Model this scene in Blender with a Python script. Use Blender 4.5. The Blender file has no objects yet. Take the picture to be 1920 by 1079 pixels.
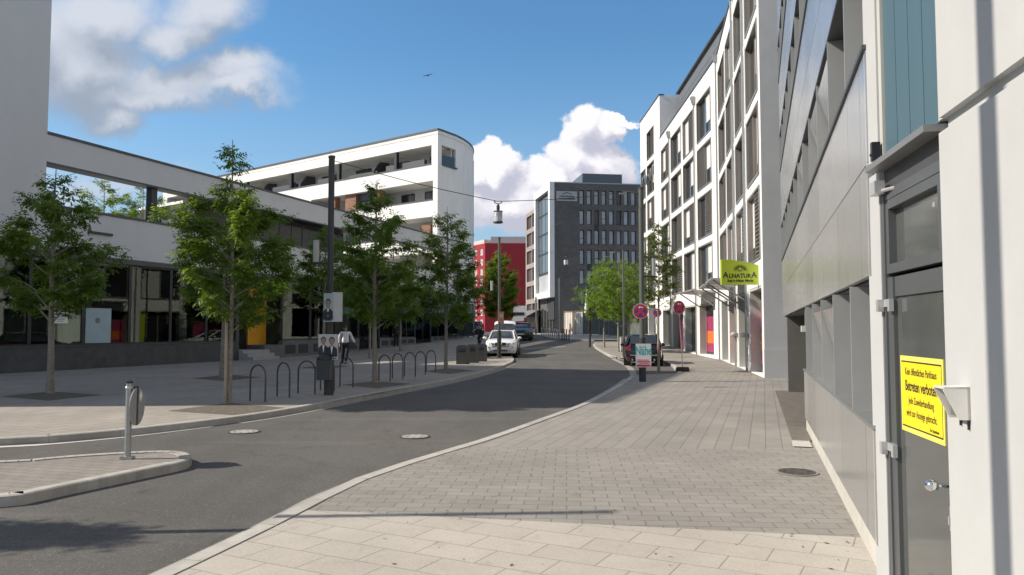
import bpy, bmesh, math, random
from mathutils import Vector, Matrix
R = math.radians
sc = bpy.context.scene
COL = sc.collection
random.seed(7)

# ------------------------------------------------------------------ camera, sun, sky, exposure
F = 1450.0
PITCH = math.atan(78.5 / F)
CAMP = Vector((0, 0, 1.6))
cd = bpy.data.cameras.new('camera'); cam = bpy.data.objects.new('camera', cd); COL.objects.link(cam)
cam.location = CAMP; cam.rotation_euler = (R(90) + PITCH, 0, 0)
cd.sensor_width = 36; cd.lens = F / 1920 * 36; cd.clip_end = 3000; cd.clip_start = .05
sc.camera = cam
SUN_EL, SUN_AZ = 38.0, 4.0            # the sun stands to the left, a few degrees behind the camera
sundir = Vector((-math.cos(R(SUN_AZ)) * math.cos(R(SUN_EL)), -math.sin(R(SUN_AZ)) * math.cos(R(SUN_EL)), math.sin(R(SUN_EL))))
sl = bpy.data.lights.new('sun', 'SUN'); sl.energy = 4.4; sl.angle = R(.55); sl.color = (1, .90, .76)
so = bpy.data.objects.new('sun', sl); COL.objects.link(so); so.rotation_euler = (-sundir).to_track_quat('-Z', 'Y').to_euler()
sc.view_settings.view_transform = 'Standard'; sc.view_settings.look = 'None'
sc.view_settings.exposure = 0.53; sc.view_settings.gamma = 1
try: sc.view_settings.use_curve_mapping = False
except Exception: pass
SKY_STRENGTH = .098

def ray(px, py):
    u = (px - 960) / F; v = (539.5 - py) / F
    return Vector((u, math.cos(PITCH) - v * math.sin(PITCH), math.sin(PITCH) + v * math.cos(PITCH)))
def at(px, py, Y):
    r = ray(px, py); return CAMP + r * (Y / r.y)
def hgt(Y):
    t = min(1, max(0, (Y - 40) / 40)); return t * t * (3 - 2 * t)
def gp(px, py, z=0.0):
    r = ray(px, py); Y = 2.0
    while Y < 320:
        p = CAMP + r * (Y / r.y)
        if p.z <= z + hgt(Y): return Vector((p.x, p.y, z + hgt(Y)))
        Y += .02 if Y < 60 else .1
    return Vector((p.x, p.y, z + hgt(Y)))

def world_sky():
    w = bpy.data.worlds.new('World'); sc.world = w; w.use_nodes = True
    nt = w.node_tree; nt.nodes.clear(); N = nt.nodes.new; L = nt.links.new
    out = N('ShaderNodeOutputWorld'); sky = N('ShaderNodeTexSky'); sky.sky_type = 'NISHITA'; sky.sun_disc = False
    sky.sun_elevation = R(SUN_EL); sky.sun_rotation = R(270 - SUN_AZ); sky.air_density = 1.1; sky.dust_density = .35; sky.ozone_density = 4.0
    bg = N('ShaderNodeBackground'); bg.inputs[1].default_value = SKY_STRENGTH; 
    st = N('ShaderNodeVectorMath'); st.operation = 'MULTIPLY'; L(sky.outputs[0], st.inputs[0]); st.inputs[1].default_value = (.70, .99, 1.08); L(st.outputs[0], bg.inputs[0])
    tc = N('ShaderNodeTexCoord'); sep = N('ShaderNodeSeparateXYZ'); L(tc.outputs['Generated'], sep.inputs[0])
    def mth(op, a, b=None, c=None, clamp=False):
        n = N('ShaderNodeMath'); n.operation = op; n.use_clamp = clamp
        for i, x in enumerate((a, b, c)):
            if x is None: continue
            if isinstance(x, (int, float)): n.inputs[i].default_value = x
            else: L(x, n.inputs[i])
        return n.outputs[0]
    ys = mth('MAXIMUM', sep.outputs[1], .05)
    u = mth('DIVIDE', sep.outputs[0], ys); v = mth('DIVIDE', sep.outputs[2], ys)
    cmb = N('ShaderNodeCombineXYZ'); L(u, cmb.inputs[0]); L(v, cmb.inputs[1])
    def noise(vec, scale, detail, rough, off=(0, 0, 0)):
        m = N('ShaderNodeMapping'); m.inputs['Location'].default_value = off; L(vec, m.inputs[0])
        n = N('ShaderNodeTexNoise'); n.inputs['Scale'].default_value = scale; n.inputs['Detail'].default_value = detail
        n.inputs['Roughness'].default_value = rough; L(m.outputs[0], n.inputs['Vector']); return n.outputs[0]
    def uv(px, py):
        r = ray(px, py); return r.x / r.y, r.z / r.y
    def field(vec, blobs):
        best = None
        for px, py, rx, ry in blobs:
            c = uv(px, py)
            s = N('ShaderNodeVectorMath'); s.operation = 'SUBTRACT'; L(vec, s.inputs[0]); s.inputs[1].default_value = (c[0], c[1], 0)
            k = N('ShaderNodeVectorMath'); k.operation = 'MULTIPLY'; L(s.outputs[0], k.inputs[0]); k.inputs[1].default_value = (F / rx, F / ry, 0)
            ln = N('ShaderNodeVectorMath'); ln.operation = 'LENGTH'; L(k.outputs[0], ln.inputs[0])
            f = mth('SUBTRACT', 1.0, ln.outputs['Value'])
            best = f if best is None else mth('SMOOTH_MAX', best, f, .12)
        return best
    def ss(x, a, b):
        n = N('ShaderNodeMapRange'); n.interpolation_type = 'SMOOTHSTEP'; L(x, n.inputs[0]); n.inputs[1].default_value = a; n.inputs[2].default_value = b
        return n.outputs[0]
    def shift(vec, dx, dy):
        m = N('ShaderNodeVectorMath'); m.operation = 'ADD'; L(vec, m.inputs[0]); m.inputs[1].default_value = (dx, dy, 0); return m.outputs[0]
    wn = N('ShaderNodeTexNoise'); wn.inputs['Scale'].default_value = 9; wn.inputs['Detail'].default_value = 7; wn.inputs['Roughness'].default_value = .6; L(cmb.outputs[0], wn.inputs['Vector'])
    w1 = N('ShaderNodeVectorMath'); w1.operation = 'SUBTRACT'; L(wn.outputs['Color'], w1.inputs[0]); w1.inputs[1].default_value = (.5, .5, .5)
    w2 = N('ShaderNodeVectorMath'); w2.operation = 'SCALE'; L(w1.outputs[0], w2.inputs[0]); w2.inputs['Scale'].default_value = .11
    w3 = N('ShaderNodeVectorMath'); w3.operation = 'ADD'; L(cmb.outputs[0], w3.inputs[0]); L(w2.outputs[0], w3.inputs[1])
    uvv = w3.outputs[0]
    def cloud(blobs, nscale, namp, edge, dark, light, sun_off, seed, soft, k, bias=0.0):
        def dens(vec):
            n1 = noise(vec, nscale, 9, .58, (seed, seed * .3, 0))
            n2 = noise(vec, nscale * .35, 3, .5, (seed + 4, seed * .7, 0))
            return mth('ADD', field(vec, blobs), mth('MULTIPLY', mth('SUBTRACT', mth('ADD', mth('MULTIPLY', n1, .65), mth('MULTIPLY', n2, .35)), .5 - bias), namp))
        d = dens(uvv); d2 = dens(shift(uvv, sun_off[0], sun_off[1]))
        a = ss(d, edge, edge + soft)
        lit = ss(mth('ADD', mth('MULTIPLY', mth('SUBTRACT', d, d2), k), .42), 0.0, 1.0)
        mx = N('ShaderNodeMix'); mx.data_type = 'RGBA'; L(lit, mx.inputs[0]); mx.inputs[6].default_value = (*dark, 1); mx.inputs[7].default_value = (*light, 1)
        return a, mx.outputs[2]
    front = mth('GREATER_THAN', sep.outputs[1], .06)
    hz = N('ShaderNodeBackground'); hz.inputs[0].default_value = (.46, .58, .74, 1); hz.inputs[1].default_value = .66
    hm = N('ShaderNodeMixShader'); L(mth('MULTIPLY', ss(sep.outputs[2], .36, .0), .72), hm.inputs[0]); L(bg.outputs[0], hm.inputs[1]); L(hz.outputs[0], hm.inputs[2])
    last = hm.outputs[0]
    groups = [
        # thin pale haze low down behind the roofs
        (([(150, 350, 320, 70), (960, 420, 260, 70), (700, 560, 900, 120)]), 5, 1.3, .12, (.50, .58, .72), (.66, .70, .80), (-.02, .05), 3.1, .9, 1.0, .0, .75),
        # broad grey cloud with bright upper rim, upper left
        (([(150, 110, 240, 130), (330, 150, 215, 62), (430, 135, 130, 50), (215, 215, 85, 42), (390, 15, 110, 80), (190, 20, 200, 90), (60, 60, 140, 120), (430, 165, 130, 40), (340, 60, 120, 70), (-300, 100, 420, 160), (250, 175, 260, 50)]), 4.2, 1.15, -.14, (.36, .42, .52), (.72, .76, .85), (-.01, .05), 1.7, .85, .85, .04, .97),
        # white towering cumulus over the far street
        (([(1095, 240, 66, 56), (1150, 232, 44, 34), (1080, 290, 74, 60), (1175, 212, 40, 12), (1120, 310, 82, 78), (930, 325, 62, 52), (890, 320, 45, 40), (1025, 335, 58, 52), (960, 385, 130, 70), (1090, 375, 92, 64), (1085, 325, 40, 30)]), 13, 1.25, .04, (.58, .59, .71), (1.06, 1.04, 1.08), (-.012, .02), 2.3, .22, 1.4, .03, 1.0),
    ]
    for blobs, ns, na, ed, dk, lt, so_, sd, soft, k, bias, mxa in groups:
        a, c = cloud(blobs, ns, na, ed, dk, lt, so_, sd, soft, k, bias)
        b = N('ShaderNodeBackground'); L(c, b.inputs[0]); b.inputs[1].default_value = .66
        mixs = N('ShaderNodeMixShader'); L(mth('MULTIPLY', mth('MULTIPLY', a, front), mxa), mixs.inputs[0]); L(last, mixs.inputs[1]); L(b.outputs[0], mixs.inputs[2]); last = mixs.outputs[0]
    # unseen broken cloud added overhead and behind the camera to neutralise blue ambient light
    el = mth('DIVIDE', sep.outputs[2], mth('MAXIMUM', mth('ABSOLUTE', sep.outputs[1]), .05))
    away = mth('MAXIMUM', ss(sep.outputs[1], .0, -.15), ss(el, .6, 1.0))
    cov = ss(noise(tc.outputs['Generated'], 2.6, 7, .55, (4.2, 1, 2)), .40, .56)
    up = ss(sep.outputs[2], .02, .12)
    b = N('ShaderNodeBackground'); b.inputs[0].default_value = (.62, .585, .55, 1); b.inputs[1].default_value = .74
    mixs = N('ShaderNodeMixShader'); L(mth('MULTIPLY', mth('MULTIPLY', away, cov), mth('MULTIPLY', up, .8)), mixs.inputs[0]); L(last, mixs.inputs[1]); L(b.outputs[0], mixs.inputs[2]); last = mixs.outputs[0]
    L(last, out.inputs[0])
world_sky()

# ------------------------------------------------------------------ materials
MATS = {}
def nodes(name):
    m = bpy.data.materials.new(name); m.use_nodes = True; nt = m.node_tree
    return m, nt, nt.nodes['Principled BSDF'], nt.nodes.new, nt.links.new
def M(name, col, rough=.6, metal=0., var=.1, scale=2.5, bump=0., bscale=60, spec=.5, stretch=(1, 1, 1), island=0., coat=0.):
    if name in MATS: return MATS[name]
    m, nt, p, N, L = nodes(name)
    p.inputs['Roughness'].default_value = rough; p.inputs['Metallic'].default_value = metal
    p.inputs['Specular IOR Level'].default_value = spec; p.inputs['Coat Weight'].default_value = coat; p.inputs['Coat Roughness'].default_value = .04
    tc = N('ShaderNodeTexCoord'); mp = N('ShaderNodeMapping'); mp.inputs['Scale'].default_value = stretch; L(tc.outputs['Object'], mp.inputs[0])
    n1 = N('ShaderNodeTexNoise'); n1.inputs['Scale'].default_value = scale; n1.inputs['Detail'].default_value = 6; n1.inputs['Roughness'].default_value = .62; L(mp.outputs[0], n1.inputs[0])
    mr = N('ShaderNodeMapRange'); mr.inputs[1].default_value = .3; mr.inputs[2].default_value = .7; mr.inputs[3].default_value = 1 - var; mr.inputs[4].default_value = 1 + var; L(n1.outputs[0], mr.inputs[0])
    val = mr.outputs[0]
    if island:
        g = N('ShaderNodeNewGeometry'); m2 = N('ShaderNodeMapRange'); m2.inputs[3].default_value = 1 - island; m2.inputs[4].default_value = 1 + island; L(g.outputs['Random Per Island'], m2.inputs[0])
        mm = N('ShaderNodeMath'); mm.operation = 'MULTIPLY'; L(val, mm.inputs[0]); L(m2.outputs[0], mm.inputs[1]); val = mm.outputs[0]
    vm = N('ShaderNodeVectorMath'); vm.operation = 'SCALE'; vm.inputs[0].default_value = col; L(val, vm.inputs['Scale']); L(vm.outputs[0], p.inputs['Base Color'])
    if bump:
        n2 = N('ShaderNodeTexNoise'); n2.inputs['Scale'].default_value = bscale; n2.inputs['Detail'].default_value = 4; L(tc.outputs['Object'], n2.inputs[0])
        b = N('ShaderNodeBump'); b.inputs['Strength'].default_value = bump; b.inputs['Distance'].default_value = .01; L(n2.outputs[0], b.inputs['Height']); L(b.outputs[0], p.inputs['Normal'])
    MATS[name] = m; return m
def BRICK(name, c1, c2, mortar, bw, bh, ms=.006, rot=0., off=.5, var=.14, rough=.85, vert=False, scale2=.6, bump=.5):
    if name in MATS: return MATS[name]
    m, nt, p, N, L = nodes(name); p.inputs['Roughness'].default_value = rough; p.inputs['Specular IOR Level'].default_value = .3
    tc = N('ShaderNodeTexCoord'); mp = N('ShaderNodeMapping'); mp.vector_type = 'POINT'; L(tc.outputs['Object'], mp.inputs[0])
    if vert: mp.inputs['Rotation'].default_value = (R(-90), 0, 0)
    src = mp.outputs[0]
    if vert and rot:
        m0 = N('ShaderNodeMapping'); m0.inputs['Rotation'].default_value = (0, 0, R(rot)); L(tc.outputs['Object'], m0.inputs[0]); L(m0.outputs[0], mp.inputs[0])
    elif rot: mp.inputs['Rotation'].default_value = (0, 0, R(rot))
    b = N('ShaderNodeTexBrick'); b.offset = off; b.inputs['Scale'].default_value = 1; b.inputs['Brick Width'].default_value = bw; b.inputs['Row Height'].default_value = bh
    b.inputs['Mortar Size'].default_value = ms; b.inputs['Mortar Smooth'].default_value = .25; b.inputs['Bias'].default_value = 0
    b.inputs['Color1'].default_value = (*c1, 1); b.inputs['Color2'].default_value = (*c2, 1); b.inputs['Mortar'].default_value = (*mortar, 1); L(src, b.inputs[0])
    n1 = N('ShaderNodeTexNoise'); n1.inputs['Scale'].default_value = scale2; n1.inputs['Detail'].default_value = 9; n1.inputs['Roughness'].default_value = .68; L(tc.outputs['Object'], n1.inputs[0])
    mr = N('ShaderNodeMapRange'); mr.inputs[1].default_value = .3; mr.inputs[2].default_value = .7; mr.inputs[3].default_value = 1 - var; mr.inputs[4].default_value = 1 + var; L(n1.outputs[0], mr.inputs[0])
    n3 = N('ShaderNodeTexNoise'); n3.inputs['Scale'].default_value = 90; n3.inputs['Detail'].default_value = 2; L(tc.outputs['Object'], n3.inputs[0])
    m3 = N('ShaderNodeMapRange'); m3.inputs[1].default_value = .3; m3.inputs[2].default_value = .7; m3.inputs[3].default_value = .88; m3.inputs[4].default_value = 1.12; L(n3.outputs[0], m3.inputs[0])
    mm0 = N('ShaderNodeMath'); mm0.operation = 'MULTIPLY'; L(mr.outputs[0], mm0.inputs[0]); L(m3.outputs[0], mm0.inputs[1])
    n4 = N('ShaderNodeTexNoise'); n4.inputs['Scale'].default_value = 4.2; n4.inputs['Detail'].default_value = 3; n4.inputs['Roughness'].default_value = .7; L(tc.outputs['Object'], n4.inputs[0])
    m4 = N('ShaderNodeMapRange'); m4.inputs[1].default_value = .60; m4.inputs[2].default_value = .76; m4.inputs[3].default_value = 1.0; m4.inputs[4].default_value = .78; L(n4.outputs[0], m4.inputs[0])
    vo = N('ShaderNodeTexVoronoi'); vo.inputs['Scale'].default_value = 1.1; L(tc.outputs['Object'], vo.inputs[0])
    m5 = N('ShaderNodeMapRange'); m5.inputs[1].default_value = .012; m5.inputs[2].default_value = .026; m5.inputs[3].default_value = .78; m5.inputs[4].default_value = 1.0; L(vo.outputs['Distance'], m5.inputs[0])
    mm1 = N('ShaderNodeMath'); mm1.operation = 'MULTIPLY'; L(m4.outputs[0], mm1.inputs[0]); L(m5.outputs[0], mm1.inputs[1])
    mm = N('ShaderNodeMath'); mm.operation = 'MULTIPLY'; L(mm0.outputs[0], mm.inputs[0]); L(mm1.outputs[0], mm.inputs[1])
    vm = N('ShaderNodeVectorMath'); vm.operation = 'SCALE'; L(b.outputs['Color'], vm.inputs[0]); L(mm.outputs[0], vm.inputs['Scale']); L(vm.outputs[0], p.inputs['Base Color'])
    if bump:
        sub = N('ShaderNodeMath'); sub.operation = 'SUBTRACT'; sub.inputs[0].default_value = 1; L(b.outputs['Fac'], sub.inputs[1])
        bm_ = N('ShaderNodeBump'); bm_.inputs['Strength'].default_value = bump; bm_.inputs['Distance'].default_value = .006; L(sub.outputs[0], bm_.inputs['Height']); L(bm_.outputs[0], p.inputs['Normal'])
    MATS[name] = m; return m
def ASPHALT(name, col, warm):
    m, nt, p, N, L = nodes(name); p.inputs['Roughness'].default_value = .88; p.inputs['Specular IOR Level'].default_value = .25
    tc = N('ShaderNodeTexCoord')
    def nz(s, d, lo, hi, a, b, st=(1, 1, 1)):
        mp = N('ShaderNodeMapping'); mp.inputs['Scale'].default_value = st; mp.inputs['Rotation'].default_value = (0, 0, R(18)); L(tc.outputs['Object'], mp.inputs[0])
        n = N('ShaderNodeTexNoise'); n.inputs['Scale'].default_value = s; n.inputs['Detail'].default_value = d; n.inputs['Roughness'].default_value = .6; L(mp.outputs[0], n.inputs[0])
        r = N('ShaderNodeMapRange'); r.inputs[1].default_value = lo; r.inputs[2].default_value = hi; r.inputs[3].default_value = a; r.inputs[4].default_value = b; L(n.outputs[0], r.inputs[0]); return r.outputs[0]
    def mul(a, b):
        k = N('ShaderNodeMath'); k.operation = 'MULTIPLY'; L(a, k.inputs[0]); L(b, k.inputs[1]); return k.outputs[0]
    f = mul(mul(nz(.35, 5, .3, .7, .86, 1.14), nz(140, 2, .3, .7, .62, 1.38)), mul(nz(1.3, 6, .3, .7, .9, 1.1, (1, .12, 1)), nz(35, 3, .35, .65, .88, 1.12)))
    spk = nz(75, 0, .72, .78, 1.0, 1.9)
    f = mul(f, spk)
    f = mul(f, nz(1.7, 3, .64, .74, 1.0, .72))              # oil and tyre stains
    f = mul(f, nz(.5, 2, .60, .63, 1.0, 1.13, (.25, 2.2, 1)))   # lighter relaid patches
    vw = N('ShaderNodeTexVoronoi'); vw.feature = 'DISTANCE_TO_EDGE'; vw.inputs['Scale'].default_value = .33
    wq = N('ShaderNodeTexNoise'); wq.inputs['Scale'].default_value = 1.6; wq.inputs['Detail'].default_value = 5; L(tc.outputs['Object'], wq.inputs[0])
    wa = N('ShaderNodeVectorMath'); wa.operation = 'MULTIPLY_ADD'; L(wq.outputs['Color'], wa.inputs[0]); wa.inputs[1].default_value = (.9, .9, 0); L(tc.outputs['Object'], wa.inputs[2]); L(wa.outputs[0], vw.inputs[0])
    cr = N('ShaderNodeMapRange'); cr.inputs[1].default_value = .002; cr.inputs[2].default_value = .007; cr.inputs[3].default_value = .88; cr.inputs[4].default_value = 1.0; L(vw.outputs[0], cr.inputs[0])
    f = mul(f, cr.outputs[0])
    mx = N('ShaderNodeMix'); mx.data_type = 'RGBA'; L(nz(.22, 4, .38, .62, 0, 1), mx.inputs[0]); mx.inputs[6].default_value = (*col, 1); mx.inputs[7].default_value = (*warm, 1)
    vm = N('ShaderNodeVectorMath'); vm.operation = 'SCALE'; L(mx.outputs[2], vm.inputs[0]); L(f, vm.inputs['Scale']); L(vm.outputs[0], p.inputs['Base Color'])
    n2 = N('ShaderNodeTexNoise'); n2.inputs['Scale'].default_value = 160; L(tc.outputs['Object'], n2.inputs[0])
    b = N('ShaderNodeBump'); b.inputs['Strength'].default_value = .5; b.inputs['Distance'].default_value = .006; L(n2.outputs[0], b.inputs['Height']); L(b.outputs[0], p.inputs['Normal'])
    MATS[name] = m; return m
def LEAF(name, a, b, trans=.35):
    m, nt, p, N, L = nodes(name); out = nt.nodes['Material Output']
    g = N('ShaderNodeNewGeometry'); mx = N('ShaderNodeMix'); mx.data_type = 'RGBA'
    tc = N('ShaderNodeTexCoord'); nz = N('ShaderNodeTexNoise'); nz.inputs['Scale'].default_value = 2.2; nz.inputs['Detail'].default_value = 2; L(tc.outputs['Object'], nz.inputs[0])
    ad = N('ShaderNodeMath'); ad.operation = 'MULTIPLY_ADD'; L(g.outputs['Random Per Island'], ad.inputs[0]); ad.inputs[1].default_value = .5
    mr = N('ShaderNodeMapRange'); mr.inputs[1].default_value = .3; mr.inputs[2].default_value = .7; mr.inputs[3].default_value = -.05; mr.inputs[4].default_value = .55; L(nz.outputs[0], mr.inputs[0]); L(mr.outputs[0], ad.inputs[2])
    L(ad.outputs[0], mx.inputs[0]); mx.inputs[6].default_value = (*a, 1); mx.inputs[7].default_value = (*b, 1)
    L(mx.outputs[2], p.inputs['Base Color']); p.inputs['Roughness'].default_value = .5; p.inputs['Specular IOR Level'].default_value = .3
    t = N('ShaderNodeBsdfTranslucent'); vm = N('ShaderNodeVectorMath'); vm.operation = 'MULTIPLY'; L(mx.outputs[2], vm.inputs[0]); vm.inputs[1].default_value = (1.5, 1.5, .6); L(vm.outputs[0], t.inputs[0])
    ms = N('ShaderNodeMixShader'); ms.inputs[0].default_value = trans; L(p.outputs[0], ms.inputs[1]); L(t.outputs[0], ms.inputs[2]); L(ms.outputs[0], out.inputs[0])
    MATS[name] = m; return m
def GLASS(name, tint, refl=.12):
    m, nt, p, N, L = nodes(name); out = nt.nodes['Material Output']
    tr = N('ShaderNodeBsdfTransparent'); tr.inputs[0].default_value = (*tint, 1)
    gl = N('ShaderNodeBsdfGlossy'); gl.inputs['Roughness'].default_value = .015; gl.inputs[0].default_value = (.50, .56, .52, 1)
    fr = N('ShaderNodeFresnel'); fr.inputs[0].default_value = 1.5
    ad = N('ShaderNodeMath'); ad.operation = 'ADD'; ad.use_clamp = True; ad.inputs[1].default_value = refl; L(fr.outputs[0], ad.inputs[0])
    tc = N('ShaderNodeTexCoord'); nz = N('ShaderNodeTexNoise'); nz.inputs['Scale'].default_value = .7; L(tc.outputs['Object'], nz.inputs[0])
    bp = N('ShaderNodeBump'); bp.inputs['Strength'].default_value = .02; bp.inputs['Distance'].default_value = .05; L(nz.outputs[0], bp.inputs['Height']); L(bp.outputs[0], gl.inputs['Normal'])
    ms = N('ShaderNodeMixShader'); L(ad.outputs[0], ms.inputs[0]); L(tr.outputs[0], ms.inputs[1]); L(gl.outputs[0], ms.inputs[2]); L(ms.outputs[0], out.inputs[0])
    MATS[name] = m; return m

plaster = M('white_render', (.77, .77, .755), .85, var=.07, scale=.9, stretch=(1, 1, .3), bump=.08, bscale=120)
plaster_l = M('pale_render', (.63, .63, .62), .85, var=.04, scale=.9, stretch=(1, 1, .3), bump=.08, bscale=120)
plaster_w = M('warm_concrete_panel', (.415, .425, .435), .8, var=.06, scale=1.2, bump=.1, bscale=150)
plaster_g = M('grey_render', (.42, .42, .40), .85, var=.06, scale=.8, bump=.08, bscale=120)
coping = M('dark_coping', (.08, .085, .095), .5, .3, .08)
darkmetal = M('dark_metal', (.045, .05, .055), .45, .5, .1)
anthracite = M('anthracite_frame', (.075, .082, .09), .45, .4, .08)
steel = M('brushed_steel', (.50, .51, .52), .38, .5, .08, 8)
galv = M('galvanised', (.36, .37, .37), .42, .75, .12, 14)
taupe = M('taupe_frame', (.24, .225, .21), .6, .1, .08)
taupe_d = M('dark_taupe', (.16, .145, .135), .6, .1, .08)
slatm = M('shutter_brown', (.25, .225, .21), .55, .2, .08)
blind = M('white_blind', (.62, .61, .60), .7, 0, .04)
dglass = M('dark_glass', (.03, .033, .036), .06, 0, .2, .4, spec=.7)
bglass = M('blue_glass', (.11, .13, .15), .06, 0, .15, .4, spec=.6)
fglass = M('office_glass', (.38, .42, .47), .12, 0, .25, .3, spec=.8)
rubber = M('rubber', (.02, .02, .02), .8, 0, .2, 20)
black = M('black_plastic', (.018, .018, .02), .4, 0, .1)
red = M('sign_red', (.50, .03, .05), .45, 0, .04)
blue = M('sign_blue', (.03, .05, .28), .45, 0, .04)
white = M('sign_white', (.80, .80, .78), .5, 0, .04)
concrete = M('kerb_concrete', (.36, .345, .32), .9, 0, .16, 4, .3, 90, island=.1)
soil = M('tree_pit_gravel', (.115, .10, .08), .95, 0, .45, 9, .8, 60)
stone_d = M('dark_stone', (.055, .06, .065), .5, 0, .3, 3, .1, 80)
bark = M('bark', (.26, .23, .19), .9, 0, .3, 14, .5, 40)
wood = M('stake_wood', (.34, .29, .23), .85, 0, .2, 10, stretch=(1, 1, .15))
dirt = M('ramp_paving', (.13, .115, .10), .9, 0, .25, 5, .4, 80)

# ------------------------------------------------------------------ mesh helpers
WM = {}
def v2(a): return Vector((a[0], a[1], 0))
class MB:
    def __init__(s): s.v = []; s.f = []; s.mi = []; s.m = 0
    def add(s, vs, fs):
        n = len(s.v); s.v += [tuple(p) for p in vs]
        for f in fs: s.f.append(tuple(i + n for i in f)); s.mi.append(s.m)
        return s
    def quad(s, a, b, c, d): return s.add([a, b, c, d], [(0, 1, 2, 3)])
    def hexa(s, p): return s.add(p, [(0, 3, 2, 1), (4, 5, 6, 7), (0, 1, 5, 4), (1, 2, 6, 5), (2, 3, 7, 6), (3, 0, 4, 7)])
    def box(s, x0, x1, y0, y1, z0, z1): return s.hexa([(x0, y0, z0), (x1, y0, z0), (x1, y1, z0), (x0, y1, z0), (x0, y0, z1), (x1, y0, z1), (x1, y1, z1), (x0, y1, z1)])
    def fbox(s, fr, a, b, t0, t1, z0, z1):
        P = fr.p
        return s.hexa([P(a, t0, z0), P(b, t0, z0), P(b, t1, z0), P(a, t1, z0), P(a, t0, z1), P(b, t0, z1), P(b, t1, z1), P(a, t1, z1)])
    def prism(s, poly, z0, z1):
        n = len(poly); vs = [(p[0], p[1], z0) for p in poly] + [(p[0], p[1], z1) for p in poly]
        fs = [tuple(range(n - 1, -1, -1)), tuple(range(n, 2 * n))] + [(i, (i + 1) % n, n + (i + 1) % n, n + i) for i in range(n)]
        return s.add(vs, fs)
    def plate(s, pts, nrm, th):
        n = len(pts); k = Vector(nrm) * th; pts = [Vector(p) for p in pts]
        return s.add(pts + [p + k for p in pts], [tuple(range(n - 1, -1, -1)), tuple(range(n, 2 * n))] + [(i, (i + 1) % n, n + (i + 1) % n, n + i) for i in range(n)])
    def tube(s, pts, r, n=8, cap=True):
        pts = [Vector(p) for p in pts]; rr = r if isinstance(r, (list, tuple)) else [r] * len(pts)
        vs = []; prev = None
        for i, p in enumerate(pts):
            d = (pts[min(i + 1, len(pts) - 1)] - pts[max(i - 1, 0)]).normalized()
            if prev is None: a = d.orthogonal().normalized()
            else: a = (prev - d * prev.dot(d)).normalized()
            prev = a; b = d.cross(a)
            for k in range(n):
                t = 2 * math.pi * k / n; vs.append(p + (a * math.cos(t) + b * math.sin(t)) * rr[i])
        fs = []
        for i in range(len(pts) - 1):
            for k in range(n): fs.append((i * n + k, i * n + (k + 1) % n, (i + 1) * n + (k + 1) % n, (i + 1) * n + k))
        if cap: fs.append(tuple(range(n - 1, -1, -1))); fs.append(tuple(range((len(pts) - 1) * n, len(pts) * n)))
        return s.add(vs, fs)
    def lathe(s, prof, c, n=20):
        c = Vector(c); vs = []
        for r, z in prof:
            for k in range(n): t = 2 * math.pi * k / n; vs.append(c + Vector((math.cos(t) * r, math.sin(t) * r, z)))
        fs = []
        for i in range(len(prof) - 1):
            for k in range(n): fs.append((i * n + k, i * n + (k + 1) % n, (i + 1) * n + (k + 1) % n, (i + 1) * n + k))
        fs.append(tuple(range(n - 1, -1, -1))); fs.append(tuple(range((len(prof) - 1) * n, len(prof) * n)))
        return s.add(vs, fs)
    def disc(s, c, nrm, r, th, n=28, r2=0):
        c = Vector(c); nrm = Vector(nrm).normalized(); a = Vector((0, 0, 1)); a = (a - nrm * a.dot(nrm)).normalized() if abs(nrm.z) < .9 else Vector((1, 0, 0)); b = nrm.cross(a)
        if not r2: return s.plate([c + (a * math.cos(2 * math.pi * k / n) + b * math.sin(2 * math.pi * k / n)) * r for k in range(n)], nrm, th)
        vs = []
        for z in (0, th):
            for q in (r, r2):
                for k in range(n): vs.append(c + (a * math.cos(2 * math.pi * k / n) + b * math.sin(2 * math.pi * k / n)) * q + nrm * z)
        fs = []
        for k in range(n):
            j = (k + 1) % n
            fs += [(k, j, n + j, n + k), (2 * n + k, 3 * n + k, 3 * n + j, 2 * n + j), (k, 2 * n + k, 2 * n + j, j), (n + k, n + j, 3 * n + j, 3 * n + k)]
        return s.add(vs, fs)
    def ell(s, c, r, nu=12, nv=8):
        c = Vector(c); vs = [c + Vector((0, 0, -r[2]))]; 
        for i in range(1, nv):
            p = -math.pi / 2 + math.pi * i / nv
            for k in range(nu): t = 2 * math.pi * k / nu; vs.append(c + Vector((math.cos(t) * math.cos(p) * r[0], math.sin(t) * math.cos(p) * r[1], math.sin(p) * r[2])))
        vs.append(c + Vector((0, 0, r[2]))); fs = []; last = len(vs) - 1
        for k in range(nu):
            j = (k + 1) % nu; fs.append((0, 1 + j, 1 + k)); fs.append((last, last - nu + k, last - nu + j))
            for i in range(nv - 2): a = 1 + i * nu; fs.append((a + k, a + j, a + nu + j, a + nu + k))
        return s.add(vs, fs)
    def loft(s, rings, cap=True, closed=True):
        n = len(rings[0]); vs = [p for r in rings for p in r]; fs = []
        for i in range(len(rings) - 1):
            for k in range(n if closed else n - 1): fs.append((i * n + k, i * n + (k + 1) % n, (i + 1) * n + (k + 1) % n, (i + 1) * n + k))
        if cap: fs.append(tuple(range(n - 1, -1, -1))); fs.append(tuple(range((len(rings) - 1) * n, len(rings) * n)))
        return s.add(vs, fs)
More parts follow.
